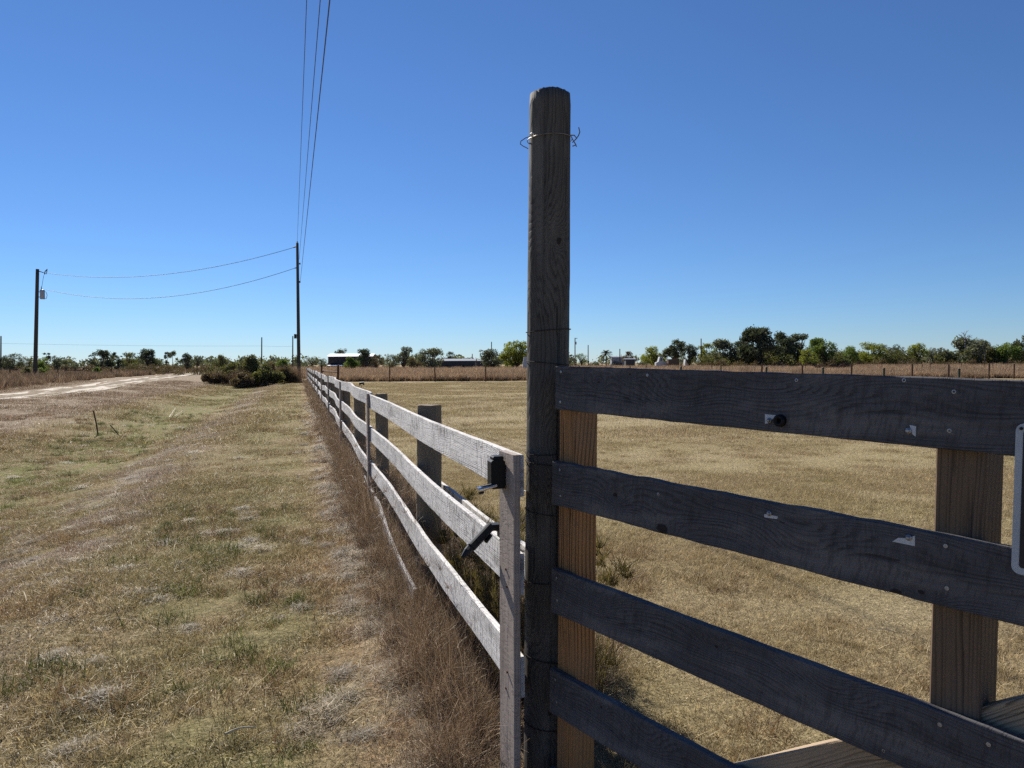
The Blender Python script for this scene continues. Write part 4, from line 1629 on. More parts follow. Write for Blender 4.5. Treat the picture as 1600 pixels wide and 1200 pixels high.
def plant(name, label, cat, px, top, wpx, d, kind, leaf, nleaf=700, group=None, lsize=None, seed=None, base=None):
    rg = np.random.RandomState(seed if seed is not None else int(px * 13 + top * 7))
    rr = random.Random(int(px * 31 + top))
    b = on_ground(px, d)
    if base is not None:
        b = at(px, base, d)
    H = at(px, top, d).z - b.z
    Wd = wpx * mpp(d) * 1.12
    e = thing(name, b, label, cat, group)
    lm = LEAF[leaf]
    hw = Wd / 2
    tb = MB()
    cs, rs = [], []
    ls = lsize or 0.048 * max(H, Wd)
    nleaf = int(nleaf * (3.8 if lsize is None else 1.6))
    if kind in ('oak', 'round', 'tall'):
        cb = {'oak': 0.30, 'round': 0.10, 'tall': 0.16}[kind]
        ncl = 15
        for i in range(ncl):
            a = rr.uniform(0, 6.283)
            f = rr.uniform(0, 1)
            hh = cb + (1 - cb) * (0.12 + 0.78 * f)
            env = math.sqrt(max(0.05, 1 - ((hh - (cb + 0.42 * (1 - cb))) / (0.62 * (1 - cb))) ** 2))
            rad = hw * env * rr.uniform(0.25, 0.82)
            cr = hw * rr.uniform(0.20, 0.36)
            cs.append((math.cos(a) * rad, math.sin(a) * rad, min(hh * H, H - cr * 0.8)))
            rs.append(cr * rr.uniform(0.85, 1.25))
            for _k in range(2):
                a2 = rr.uniform(0, 6.283)
                cs.append((math.cos(a) * rad + math.cos(a2) * cr * 1.05, math.sin(a) * rad + math.sin(a2) * cr, max(0.1 * H, min(hh * H + rr.uniform(-.8, .7) * cr, H - cr * 0.4))))
                rs.append(cr * rr.uniform(0.30, 0.55))
        for sgn_ in (-1, 1):
            cs.append((sgn_ * hw * 0.72, 0, H * (cb + 0.40 * (1 - cb))))
            rs.append(hw * 0.27)
        cs.append((rr.uniform(-.2, .2) * hw, 0, H - hw * 0.26))
        rs.append(hw * 0.28)
        tr = 0.035 * H
        tb.tube([(0, 0, -.3), (0.02 * H, 0, cb * H * 0.6), (0, 0, (cb + 0.25 * (1 - cb)) * H)], [tr, tr * 0.75, tr * 0.5], 7)
        for c in cs[::2]:
            tb.tube([(0, 0, cb * H * 0.75), (c[0] * .5, c[1] * .5, (cb * H + c[2]) * .55), c], [tr * .5, tr * .3, tr * .1], 5)
    elif kind == 'bush':
        ncl = 13
        for i in range(ncl):
            a = rr.uniform(0, 6.283)
            rad = hw * rr.uniform(0.05, 0.72)
            cr = min(hw, H) * rr.uniform(0.22, 0.36)
            hmax = H * math.sqrt(max(0.1, 1 - (rad / hw) ** 2)) - cr * 0.8
            cs.append((math.cos(a) * rad, math.sin(a) * rad * 0.7, max(cr * 0.6, hmax * rr.uniform(0.3, 1.0))))
            rs.append(cr)
        cs.append((rr.uniform(-.25, .25) * hw, 0, H - min(hw, H) * 0.26))
        rs.append(min(hw, H) * 0.26)
        for c in cs[::2]:
            tb.tube([(c[0] * .15, c[1] * .15, -.1), (c[0] * .6, c[1] * .6, c[2] * .5), c], [0.02 * H, 0.014 * H, 0.005 * H], 5)
    elif kind == 'pine':
        tr = 0.018 * H
        lean = rr.uniform(-.04, .04) * H
        tb.tube([(0, 0, -.3), (lean * .5, 0, H * .5), (lean, 0, H * 0.94)], [tr, tr * .8, tr * .4], 6)
        for i in range(7):
            a = rr.uniform(0, 6.283)
            z = H * rr.uniform(0.68, 0.95)
            rad = hw * rr.uniform(0.3, 0.8)
            c = (lean + math.cos(a) * rad, math.sin(a) * rad, z + .02 * H)
            tb.tube([(lean * z / H, 0, z - .04 * H), c], [tr * .4, tr * .15], 4)
            cs.append(c)
            rs.append(hw * rr.uniform(0.24, 0.42))
    elif kind == 'snag':
        tr = 0.02 * H
        tb.tube([(0, 0, -.3), (0.01 * H, 0, H * .5), (0, 0, H * .8)], [tr, tr * .8, tr * .5], 6)
        for i in range(11):
            a = rr.uniform(0, 6.283)
            z = H * rr.uniform(0.66, 0.9)
            rad = hw * rr.uniform(0.5, 1.0)
            m = Vector((math.cos(a) * rad * .5, math.sin(a) * rad * .5, z + .03 * H))
            q = Vector((math.cos(a) * rad, math.sin(a) * rad * .6, min(H, z + H * rr.uniform(.02, .14))))
            tb.tube([(0, 0, z - .05 * H), m, q], [tr * .5, tr * .35, tr * .15], 5)
            tb.tube([m, m + Vector((rr.uniform(-.3, .3) * hw, rr.uniform(-.3, .3) * hw, .07 * H))], [tr * .3, tr * .1], 4)
    if kind == 'palm':
        tr = 0.02 * H
        tb.tube([(0, 0, -.3), (.01 * H, 0, H * .35), (0, 0, H * .66)], [tr * 1.2, tr, tr], 8)
        part_ = tb.build('trunk', M_BARK)
        part_.location = b
        put(part_, e)
        fr = MB()
        for i in range(34):
            a = rr.uniform(0, 6.283)
            el = rr.uniform(-0.5, 1.35)
            L = hw * rr.uniform(0.85, 1.15)
            P_ = []
            for k in range(6):
                f = k / 5
                ang = el - 1.1 * f * f
                P_.append(Vector((math.cos(a) * L * f * math.cos(el) * (1 - .15 * f), math.sin(a) * L * f * math.cos(el), H * .67 + L * f * math.sin(el) * .9 - 0.42 * L * f * f)))
            side = Vector((-math.sin(a), math.cos(a), 0))
            for k in range(5):
                w0, w1_ = 0.24 * L * math.sin(math.pi * (k / 5 * .8 + .12)), 0.24 * L * math.sin(math.pi * ((k + 1) / 5 * .8 + .12))
                for sg in (-1, 1):
                    for q in range(3):
                        f0 = q / 3
                        p0_ = P_[k].lerp(P_[k + 1], f0)
                        p1_ = P_[k].lerp(P_[k + 1], f0 + .3)
                        ww = w0 + (w1_ - w0) * f0
                        tipp = p0_ + side * sg * ww + (P_[k + 1] - P_[k]).normalized() * ww * .7 - Vector((0, 0, ww * .35))
                        fr.add([p0_, p1_, tipp], [(0, 1, 2)])
        o = fr.build('crown', lm)
        o.location = b
        put(o, e)
        return e
    o = tb.build('trunk', M_DEADBARK if kind == 'snag' else M_BARK, smooth_=True)
    o.location = b
    put(o, e)
    if cs:
        v, q, t = leaf_quads(cs, rs, nleaf, ls, rg)
        v[:, 2] = np.maximum(v[:, 2], 0.02)
        o = obj_np('crown', mesh_np('crown', v, q, lm, {'tone': t}))
        o.location = b
        put(o, e)
    return e


TG = 'trees along the far edge of the field'
T = [
    # px, top, width, distance, kind, leaf, leaves, label
    (8, 555, 24, 150, 'round', 'dark', 600, 'dark tree at the far left edge under the distant pole'),
    (23, 552, 26, 140, 'round', 'oak', 700, 'dark rounded tree left of the transformer pole'),
    (43, 556, 22, 150, 'round', 'olive', 500, 'low olive tree just left of the transformer pole'),
    (68, 557, 26, 120, 'bush', 'green', 800, 'green bush growing behind the transformer pole'),
    (87, 556, 19, 150, 'round', 'dark', 500, 'dark narrow tree right of the transformer pole'),
    (104, 562, 20, 170, 'bush', 'oak', 300, 'low dark scrub beside the board pen'),
    (158, 545, 30, 120, 'round', 'dark', 1000, 'dark leaning shrub tree beyond the sandy road, tallest on that side'),
    (186, 556, 18, 120, 'bush', 'dark', 600, 'dark squat bush between two thin pines'),
    (204, 550, 24, 135, 'tall', 'olive', 700, 'pair of spiky olive crowns grown together beyond the road'),
    (233, 545, 32, 130, 'round', 'dark', 1100, 'broad dark round tree beyond the middle of the road'),
    (292, 551, 20, 130, 'tall', 'dark', 650, 'dark pointed tree beyond the far end of the road'),
    (309, 555, 18, 140, 'oak', 'grey', 450, 'small grey tree right of the dark pointed tree'),
    (344, 553, 30, 95, 'bush', 'olive', 900, 'dense olive tree behind the thicket'),
    (488, 556, 20, 210, 'oak', 'grey', 400, 'small flat topped tree right of the tall utility pole'),
    (505, 560, 18, 230, 'round', 'dark', 300, 'low dark tree left of the white roofed barn'),
    (533, 545, 24, 190, 'round', 'dark', 700, 'dark round tree rising behind the barn roof'),
    (548, 556, 30, 138, 'bush', 'green', 900, 'green bush covering the front of the barn'),
    (569, 545, 26, 142, 'tall', 'dark', 1000, 'dark pointed tree at the end of the barn'),
    (588, 554, 20, 145, 'tall', 'brown', 500, 'dry brown tree beside the barn end'),
    (612, 553, 22, 150, 'round', 'grey', 500, 'low grey tree left of the tall wispy one'),
    (631, 541, 28, 152, 'tall', 'grey', 800, 'tall wispy grey tree over brown scrub'),
    (645, 558, 26, 148, 'bush', 'brown', 500, 'brown scrub under the wispy tree'),
    (673, 544, 38, 155, 'round', 'grey', 1100, 'broad dome shaped grey brown tree left of the long shed'),
    (704, 549, 20, 190, 'tall', 'dark', 450, 'small tree behind the long shed'),
    (772, 545, 38, 150, 'round', 'oak', 900, 'dull green tree in front of the thin pole, left of the yellow green one'),
    (806, 531, 46, 145, 'round', 'yellow', 1500, 'bright yellow green tree beside the tall post'),
    (887, 545, 14, 200, 'round', 'dark', 350, 'dark tree half hidden by the right side of the tall post'),
    (908, 552, 20, 200, 'oak', 'green', 350, 'small spreading green tree right of the tall post'),
    (984, 549, 24, 195, 'round', 'brown', 700, 'rounded brownish tree beside the pale mobile home'),
    (1020, 540, 34, 190, 'round', 'yellow', 900, 'yellow green tree above the parked white vehicle'),
    (1054, 530, 32, 185, 'oak', 'oak', 1100, 'oak with a clear trunk standing apart left of the treeline'),
    (1077, 538, 26, 180, 'tall', 'dark', 800, 'dark ragged tree right of the lone oak'),
    (1106, 536, 28, 185, 'tall', 'yellow', 700, 'yellow green tree at the left end of the treeline'),
    (1130, 531, 44, 180, 'round', 'grey', 1000, 'grey green tree near the left end of the treeline'),
    (1156, 532, 44, 178, 'round', 'oak', 1100, 'wide dull tree left of the tallest oak'),
    (1188, 513, 64, 172, 'round', 'dark', 2600, 'tallest broad dark oak in the treeline'),
    (1218, 519, 50, 178, 'round', 'dark', 1700, 'dark oak just right of the tallest one'),
    (1247, 521, 40, 182, 'tall', 'oak', 1200, 'tall grey green tree at the right shoulder of the big oaks'),
    (1262, 543, 24, 168, 'round', 'yellow', 500, 'short yellow green tree below the big oaks'),
    (1286, 528, 42, 172, 'oak', 'green', 1400, 'green spreading oak above the grazing cattle'),
    (1325, 541, 32, 176, 'round', 'green', 900, 'round green tree right of the gap above the cattle'),
    (1361, 535, 38, 178, 'round', 'yellow', 1100, 'yellow topped tree in the middle of the right treeline'),
    (1396, 537, 38, 180, 'round', 'oak', 900, 'dull oak right of the yellow topped tree'),
    (1432, 536, 32, 176, 'oak', 'yellow', 900, 'yellow green tree with pale gaps beneath it'),
    (1460, 543, 28, 180, 'round', 'grey', 700, 'low grey tree left of the wide grey oak'),
    (1498, 527, 66, 176, 'round', 'grey', 2200, 'wide grey oak under the dead snag'),
    (1540, 534, 46, 180, 'round', 'olive', 1300, 'olive oak right of the dead snag'),
    (1573, 535, 44, 178, 'round', 'green', 1200, 'green oak near the right edge of the photo'),
    (1601, 532, 40, 182, 'round', 'dark', 1100, 'dark oak cut by the right edge of the photo'),
]
for (px, top, w, d, kind, leaf, nl, lab) in T:
    nm = 'bush' if kind == 'bush' else 'tree'
    plant(nm, lab, 'bush' if kind == 'bush' else 'tree', px, top, w, d, kind, leaf, nl, TG)
for (px, top, w, d, lab) in [(73.5, 552, 10, 210, 'thin pine with a flat tuft right of the transformer pole'),
                             (179.5, 551, 8, 220, 'thin lone pine between the two dark shrubs'),
                             (262, 551, 9, 215, 'left and shorter of the two umbrella pines over the road'),
                             (271, 549.5, 15, 210, 'broader flat topped pine over the road'),
                             (1595, 524, 22, 200, 'tall flat topped pine at the right edge of the treeline')]:
    plant('pine_tree', lab, 'pine tree', px, top, w, d, 'pine', 'oak', 260, 'thin pines on the horizon')
plant('dead_tree', 'bare grey dead snag standing above the wide grey oak', 'dead tree', 1507, 515, 30, 174, 'snag', 'oak', 0)
plant('dead_tree', 'small bare snag over the olive oak', 'dead tree', 1538, 528, 12, 176, 'snag', 'oak', 0)
plant('dead_tree', 'bare twiggy branch top left of the tallest oak', 'dead tree', 1166, 521, 22, 174, 'snag', 'oak', 0)
plant('palm_tree', 'feather leaved palm right of the tall post', 'palm tree', 947, 540.5, 24, 160, 'palm', 'dark')
# near thicket by the far end of the fence
for (px, top, w, d, leaf, nl, lab) in [(335, 572, 44, 62, 'olive', 2200, 'low left end bush of the thicket beside the road'),
                                       (362, 565, 56, 58, 'olive', 3600, 'dark bush in the left half of the thicket'),
                                       (399, 553, 62, 57, 'olive', 4600, 'tallest leafy bush in the middle of the thicket'),
                                       (425, 566, 40, 58, 'brown', 2400, 'brown twiggy bush in the right half of the thicket'),
                                       (443, 560, 36, 68, 'green', 1800, 'green bush just left of the tall utility pole'),
                                       (380, 580, 70, 54, 'brown', 2400, 'low brown bush at the front of the thicket'),
                                       (418, 568, 56, 55, 'olive', 3600, 'broad olive bush filling the right front of the thicket'),
                                       (330, 580, 50, 56, 'brown', 2200, 'low brown bush at the left front corner of the thicket'),
                                       (450, 572, 40, 57, 'brown', 1800, 'brown bush crowding the foot of the tall utility pole')]:
    plant('bush', lab, 'bush', px, top, w, d, 'bush', leaf, nl, 'bushes of the thicket', lsize=0.14)
for (px, top, w, d, leaf, nl, lab) in [(151, 573, 14, 82, 'green', 400, 'small green bush beyond the road below the dark leaning tree'),
                                       (42, 573, 16, 78, 'olive', 400, 'small olive bush at the left foot of the transformer pole'),
                                       (66, 574, 18, 74, 'green', 500, 'small green bush at the right foot of the transformer pole'),
                                       (212, 565, 34, 112, 'olive', 700, 'low olive bush below the spiky olive crowns')]:
    plant('bush', lab, 'bush', px, top, w, d, 'bush', leaf, nl, 'small roadside bushes', lsize=0.16)
wt_ = [proto('thicket_straw', M_WEED, ribbons(520, 0.6, 0.5, 1.5, 0.012, (0.02, 0.5), 0.7, 4)) for _ in range(3)]
P = np.array([on_ground(px, d)[:2] for px, d in [(NR.uniform(424, 466), NR.uniform(57, 61)) for _ in range(26)]] + [on_ground(px, d)[:2] for px, d in [(NR.uniform(318, 430), NR.uniform(55, 58)) for _ in range(12)]])
scatter('thicket_weeds', wt_, P, NR.uniform(0.6, 1.2, len(P)), 'tall dead weeds around the thicket and the utility pole', tilt=False)

# brushy understory below the trees and the far tree band: nobody could count these
def band(name, pxr, d0_, d1_, hgt, n, size, leaf, lab):
    rg = np.random.RandomState(len(name))
    cs, rs = [], []
    for i in range(int((pxr[1] - pxr[0]) / 5)):
        px = rg.uniform(*pxr)
        d = rg.uniform(d0_, d1_)
        p = on_ground(px, d)
        h = hgt * rg.uniform(0.55, 1.15)
        for k in range(2):
            cs.append((p.x + rg.randn() * .6, p.y, h * (0.35 + 0.4 * k)))
            rs.append(h * rg.uniform(0.38, 0.62))
    v, q, t = leaf_quads(cs, rs, n, size, rg)
    o = obj_np(name, mesh_np(name, v, q, LEAF[leaf], {'tone': t}))
    tag(o, lab, kind='stuff')


band('understory', (1090, 2150), 172, 188, 3.3, 80000, 0.36, 'olive', 'low brush filling the foot of the right treeline')
band('brown_understory', (1090, 1640), 165, 174, 1.5, 16000, 0.26, 'brown', 'brown scrub at the near foot of the right treeline')
band('far_brush', (880, 1100), 210, 240, 1.6, 6000, 0.32, 'oak', 'low dark brush on the horizon right of the tall post')
band('scrub', (-30, 470), 150, 215, 1.2, 24000, 0.24, 'brown', 'brown scrub on the left horizon')
band('dark_scrub', (-30, 470), 230, 300, 1.7, 9000, 0.42, 'oak', 'dark scrub behind the brown scrub on the left horizon')
band('middle_scrub', (470, 830), 200, 235, 1.8, 9000, 0.32, 'oak', 'low dark scrub on the horizon around the sheds')
band('distant_woods', (-60, 1700), 700, 900, 8.0, 16000, 3.0, 'grey', 'low bluish woods on the far horizon')
band('roadside_brush', (130, 330), 90, 125, 1.2, 16000, 0.15, 'brown', 'reddish brown brush beyond the sandy road')

# ------------------------------------------------------------------ buildings on the horizon
def bldg(name, label, x0, x1, ytop, d, depth, wall_mat, roof_mat, rise=0.10, eave=0.3, wallh=None, openings=()):
    b = on_ground((x0 + x1) / 2, d)
    w = (x1 - x0) * mpp(d)
    top = at((x0 + x1) / 2, ytop, d).z - b.z
    e = thing(name, b, label, 'building')
    hw = w / 2
    rz = rise * depth / 2
    ew = top - rz
    mb = MB()
    mb.box((0, depth / 2, ew / 2 - 0.1), w, depth, ew + 0.2)
    mb.add([(-hw, 0, ew), (-hw, depth, ew), (-hw, depth / 2, top - .02), (hw, 0, ew), (hw, depth, ew), (hw, depth / 2, top - .02)], [(0, 2, 1), (3, 4, 5)])
    o = mb.build('wall', wall_mat)
    o.location = b
    put(o, e)
    mb = MB()
    for sg in (0, 1):
        y0_ = -eave if sg == 0 else depth + eave
        z0_ = ew - eave * rise
        a = [(-hw - eave, y0_, z0_), (hw + eave, y0_, z0_), (hw + eave, depth / 2, top), (-hw - eave, depth / 2, top)]
        c = [(x, y, z + 0.08) for x, y, z in a]
        mb.add(a + c, [(3, 2, 1, 0), (4, 5, 6, 7), (0, 1, 5, 4), (1, 2, 6, 5), (2, 3, 7, 6), (3, 0, 4, 7)])
    o = mb.build('roof', roof_mat)
    o.location = b
    put(o, e)
    for (nm, fx0, fx1, z0_, z1_, mt) in openings:
        mb = MB()
        mb.box(((fx0 + fx1) / 2 * w, -0.03, (z0_ + z1_) / 2), (fx1 - fx0) * w, 0.07, z1_ - z0_)
        o = mb.build(nm, mt)
        o.location = b
        put(o, e)
    return e, b, w, top


M_WROOF = plain('white_metal_roof', (0.78, 0.78, 0.77), 0.45, 0.3, 0, 0.05)
M_BARN = plain('dark_barn_wall', (0.055, 0.045, 0.042), 0.8, 0.2, 0, 0.3, 2)
M_SHED = plain('grey_shed_wall', (0.06, 0.06, 0.062), 0.8, 0.2, 0, 0.3, 2)
M_GROOF = plain('grey_metal_roof', (0.26, 0.27, 0.285), 0.45, 0.3, 0, 0.08, 2)
M_HOME = plain('pale_siding', (0.24, 0.25, 0.27), 0.6, 0.3, 0, 0.06, 2)
M_GLASS = plain('dark_window_glass', (0.02, 0.024, 0.03), 0.1, 0.6, 0, 0.1)
M_OPEN = plain('dark_door_and_shaded_opening', (0.02, 0.018, 0.017), 0.9, 0.1)  # barn and shed doors; also the painted shade in the open shelter
M_WHITEP = plain('white_paint', (0.42, 0.42, 0.42), 0.4, 0.4, 0, 0.05)
M_BROWNP = plain('brown_paint', (0.10, 0.06, 0.04), 0.6, 0.3)

e, b, w, top = bldg('barn', 'dark barn with a long white metal roof left of centre', 513, 582, 553, 160, 5.0, M_BARN, M_WROOF, 0.22, 0.2,
                    openings=(('door_or_shaded_opening', -0.44, -0.28, 0, 1.6, M_OPEN), ('door_or_shaded_opening', -0.2, -0.05, 0, 1.6, M_OPEN), ('window', -0.02, 0.05, 0.7, 1.4, M_GLASS)))
mb = MB()
a = [(-w * .46, -2.6, 1.05), (-w * .12, -2.6, 1.05), (-w * .12, -0.06, 1.25), (-w * .46, -0.06, 1.25)]
mb.add(a + [(x, y, z + .07) for x, y, z in a], [(3, 2, 1, 0), (4, 5, 6, 7), (0, 1, 5, 4), (1, 2, 6, 5), (2, 3, 7, 6), (3, 0, 4, 7)])
o = mb.build('lean_to_roof', M_WROOF)
o.location = b
put(o, e)
for fx in (-.45, -.34, -.23, -.13):
    mb = MB()
    mb.box((w * fx, -2.5, 0.5), 0.12, 0.12, 1.08)
    o = mb.build('lean_to_post', M_BARN)
    o.location = b
    put(o, e)
bldg('long_shed', 'long low dark shed with a pale roof left of the tall post', 684, 742, 561, 175, 6.0, M_SHED, M_GROOF, 0.15, 0.25,
     openings=(('door_or_shaded_opening', -0.3, -0.22, 0, 1.0, M_OPEN), ('door_or_shaded_opening', 0.1, 0.2, 0, 1.0, M_OPEN)))
bldg('low_shed', 'small low grey shed between the long shed and the dull green tree', 744, 768, 562.5, 190, 4.0, M_SHED, M_GROOF, 0.12, 0.2,
     openings=(('door_or_shaded_opening', -0.1, 0.1, 0, 0.9, M_OPEN),))
bldg('mobile_home', 'pale mobile home on the horizon right of the palm', 956, 980, 557, 215, 4.0, M_HOME, M_GROOF, 0.12, 0.15,
     openings=(('window', -0.38, -0.28, 0.8, 1.4, M_GLASS), ('window', 0.05, 0.16, 0.8, 1.4, M_GLASS), ('door_or_shaded_opening', -0.12, -0.03, 0.1, 1.5, M_GLASS)))
bldg('open_shelter', 'small open sided shelter in front of the brownish tree', 978, 992, 560.5, 185, 3.0, M_SHED, M_GROOF, 0.1, 0.3,
     openings=(('door_or_shaded_opening', -0.35, 0.35, 0, 0.8, M_OPEN),))  # near-black panel painted as the shade inside the open side
bldg('house', 'pale house glimpsed between trunks under the yellow green tree', 1420, 1440, 553, 215, 5.0, M_HOME, M_WROOF, 0.3, 0.2,
     openings=(('window', -0.2, 0.0, 0.8, 1.5, M_GLASS),))
bldg('house', 'pale house glimpsed in the gap above the cattle', 1300, 1322, 557, 220, 5.0, M_HOME, M_GROOF, 0.2, 0.2,
     openings=(('window', -0.3, -0.1, 0.6, 1.2, M_GLASS),))
bldg('house', 'pale roofed house behind the olive oak', 1528, 1550, 553, 215, 5.0, M_HOME, M_WROOF, 0.25, 0.2,
     openings=(('window', -0.3, -0.1, 0.8, 1.4, M_GLASS),))


def vehicle(name, label, cat, px0, px1, ytop, d, kind):
    b = on_ground((px0 + px1) / 2, d)
    w = (px1 - px0) * mpp(d)
    H = at((px0 + px1) / 2, ytop, d).z - b.z
    e = thing(name, b, label, cat)
    lo = 0.28
    if kind == 'trailer':
        sec = [(-.5, lo), (.5, lo), (.5, H * .75), (.44, H), (-.38, H), (-.5, H * .6)]
        mt = M_WHITEP
    elif kind == 'truck':
        sec = [(-.5, lo), (.5, lo), (.5, H * .52), (.16, H * .56), (.08, H), (-.16, H), (-.28, H * .58), (-.5, H * .5)]
        mt = M_WHITEP
    else:
        sec = [(-.5, lo + .1), (.5, lo + .1), (.5, H), (-.5, H * .95)]
        mt = M_BROWNP
    mb = MB()
    dp = 1.9
    n = len(sec)
    mb.add([(x * w, -dp / 2, z) for x, z in sec] + [(x * w, dp / 2, z) for x, z in sec], [tuple(range(n)), tuple(reversed(range(n, 2 * n)))] + [(i, n + i, n + (i + 1) % n, (i + 1) % n) for i in range(n)])
    o = mb.build('body', mt)
    o.location = b
    put(o, e)
    for fx in (-.3, .3):
        for sy in (-1, 1):
            mb = MB()
            mb.tube([(fx * w, sy * (dp / 2 - .2), .32), (fx * w, sy * (dp / 2 + .02), .32)], 0.32, 12)
            o = mb.build('wheel', M_BLACK)
            o.location = b
            put(o, e)
    if kind != 'flat':
        mb = MB()
        if kind == 'truck':
            mb.box((-.03 * w, 0, H * .78), .16 * w, dp + .03, H * .26)
        else:
            mb.box((.1 * w, 0, H * .68), .3 * w, dp + .03, H * .2)
        o = mb.build('window', M_GLASS)
        o.location = b
        put(o, e)


vehicle('camper', 'small white camper standing just left of the tall post', 'camper', 817, 832, 557.5, 120, 'trailer')
vehicle('pickup_truck', 'white pickup truck parked under the yellow green tree', 'pickup truck', 1024, 1041, 557.5, 178, 'truck')
vehicle('flatbed_trailer', 'long brown flatbed trailer beside the white pickup truck', 'trailer', 1043, 1060, 560.5, 176, 'flat')
vehicle('camper', 'white camper right of the lone oak', 'camper', 1069, 1075, 561.5, 190, 'trailer')

# far poles
FPG = 'thin distant poles on the horizon'
for (px, top, d, lab) in [(1.5, 525, 150, 'thin distant pole at the far left edge'), (409, 527, 170, 'thin distant pole above the thicket'),
                          (457.5, 525, 168, 'thin distant pole just left of the tall utility pole'), (768, 534, 190, 'thin distant pole above the dull green tree'),
                          (738, 553, 210, 'short thin pole behind the long shed'), (898.5, 528, 185, 'distant pole with a small bracket right of the tall post'),
                          (919, 539, 200, 'plain thin pole left of the palm'), (968.5, 545, 200, 'short thin pole right of the palm'),
                          (1095.5, 529, 175, 'distant pole at the left end of the treeline')]:
    b = on_ground(px, d)
    t = at(px, top, d)
    mb = MB()
    mb.tube([b - Vector((0, 0, .3)), t], [0.16, 0.12], 6)
    e = thing('distant_pole', b, lab, 'pole', FPG)
    part(mb, 'shaft', M_POLE, e)
    if px in (898.5,):
        mb = MB()
        mb.box(t + Vector((0.25, 0, -0.1)), 0.7, 0.12, 0.12)
        part(mb, 'bracket', M_CABLE, e)
        mb = MB()
        mb.box(t + Vector((0.2, 0, -1.3)), 0.35, 0.3, 0.7)
        part(mb, 'transformer_can', M_GREYCAN, e)
wire(at(-300, 530, 150), at(1.5, 530, 150), 0.8, 'faint far power line leaving the left edge', 0.012)
wire(at(1.5, 536.5, 150), at(409, 540.5, 170), 0.2, 'faint far power line between two distant poles on the left', 0.014)
wire(at(409, 540.5, 170), at(457.5, 541, 168), 0.1, 'short faint far power line left of the tall utility pole', 0.014)

# ------------------------------------------------------------------ wire fences round the pasture
def post_obj(mesh_cache, h, r, mat, name='post'):
    key = (round(h, 1), round(r, 3), mat.name)
    if key not in mesh_cache:
        mb = MB()
        mb.tube([(0, 0, -.2), (0, 0, h * .5), (0, 0, h), (0, 0, h + r * .2)], [r, r * .97, r * .94, r * .6], 9)
        o = mb.build(name, mat)
        mesh_cache[key] = o
        return o
    o = mesh_cache[key].copy()
    COL.objects.link(o)
    return o


cache = {}
M_FPOST = plain('brown_fence_post', (0.075, 0.048, 0.034), 0.9, 0.1, 0, 0.3, 10)
bf = thing('wire_fence', on_ground(528, 59.6), 'wire fence on wooden posts between mown pasture and tall grass', 'fence')
tops = []
backpx = [528, 609, 680, 759, 836, 905, 985, 1064, 1127, 1190, 1254, 1330, 1425, 1482, 1545, 1584, 1640]
for i, px in enumerate(backpx):
    d = 59.6
    b = on_ground(px, d)
    r = 0.09 if px in (528,) else (0.05 if px < 1000 else rng.uniform(0.045, 0.075))
    h = 1.40 if px == 528 else (1.25 if px < 1000 else rng.uniform(1.18, 1.36))
    o = post_obj(cache, h, r, M_FPOST)
    put(o, bf)
    o.matrix_basis = Matrix.Translation(b) @ Matrix.Rotation(R(rng.uniform(-2, 2)), 4, 'Y')
    tops.append(b)
cb_ = on_ground(503, 63)
o = post_obj(cache, 1.4, 0.07, M_FPOST)
put(o, bf)
o.matrix_basis = Matrix.Translation(cb_)
mb = MB()
mb.tube([cb_ + Vector((0, 0, .85)), tops[0] + Vector((0, 0, .82))], 0.05, 7)
part(mb, 'brace_rail', M_RUST, bf)
for zz in (0.35, 0.75, 1.15):
    mb = MB()
    P_ = []
    for a, c in zip(tops[:-1], tops[1:]):
        P_ += [a + Vector((0, 0, zz)), a.lerp(c, .5) + Vector((0, 0, zz - .015))]
    P_.append(tops[-1] + Vector((0, 0, zz)))
    mb.tube(P_, 0.004, 4)
    part(mb, 'wire', M_WIRE, bf)
ff = thing('wire_fence', on_ground(1225, 78), 'farther wire fence on thin posts standing in the tall grass at right', 'fence')
fts = []
for px in (900, 955, 1010, 1060, 1112, 1165, 1223, 1258, 1290, 1318, 1378, 1441, 1453, 1502, 1537, 1551, 1600):
    d = 78 + rng.uniform(-1, 1)
    b = on_ground(px, d)
    o = post_obj(cache, 1.35, 0.035, M_RUST)
    put(o, ff)
    o.matrix_basis = Matrix.Translation(b) @ Matrix.Rotation(R(rng.uniform(-2, 2)), 4, 'Y')
    fts.append(b)
for zz in (0.7, 1.2):
    mb = MB()
    mb.tube([p + Vector((0, 0, zz)) for p in fts], 0.004, 4)
    part(mb, 'wire', M_WIRE, ff)
# short stubs in front of the fence
M_GREENP = plain('dark_green_paint', (0.022, 0.040, 0.024), 0.6, 0.3)
for (px, top, d, lab) in [(1064, 573, 55, 'short dark stub leftmost behind the top gate board'), (1197.5, 573, 52, 'short dark stub below the tallest oak'),
                          (1286, 574, 50, 'short dark green stub below the green oak'), (1381, 575, 50, 'short dark green stub left of the thick fence posts'),
                          (1498.5, 576, 48, 'short dark green stub below the dead snag')]:
    b = on_ground(px, d)
    h = at(px, top, d).z - b.z
    e = thing('marker_stub', b, lab, 'stub post', 'short green stubs in front of the wire fence')
    mb = MB()
    mb.tube([b - Vector((0, 0, .1)), b + Vector((0, 0, h * .93))], 0.07, 9)
    part(mb, 'shaft', M_GREENP, e)
    mb = MB()
    mb.tube([b + Vector((0, 0, h * .93)), b + Vector((0, 0, h * .97)), b + Vector((0, 0, h))], [0.085, 0.085, 0.05], 9)
    part(mb, 'cap', M_BLACK, e)
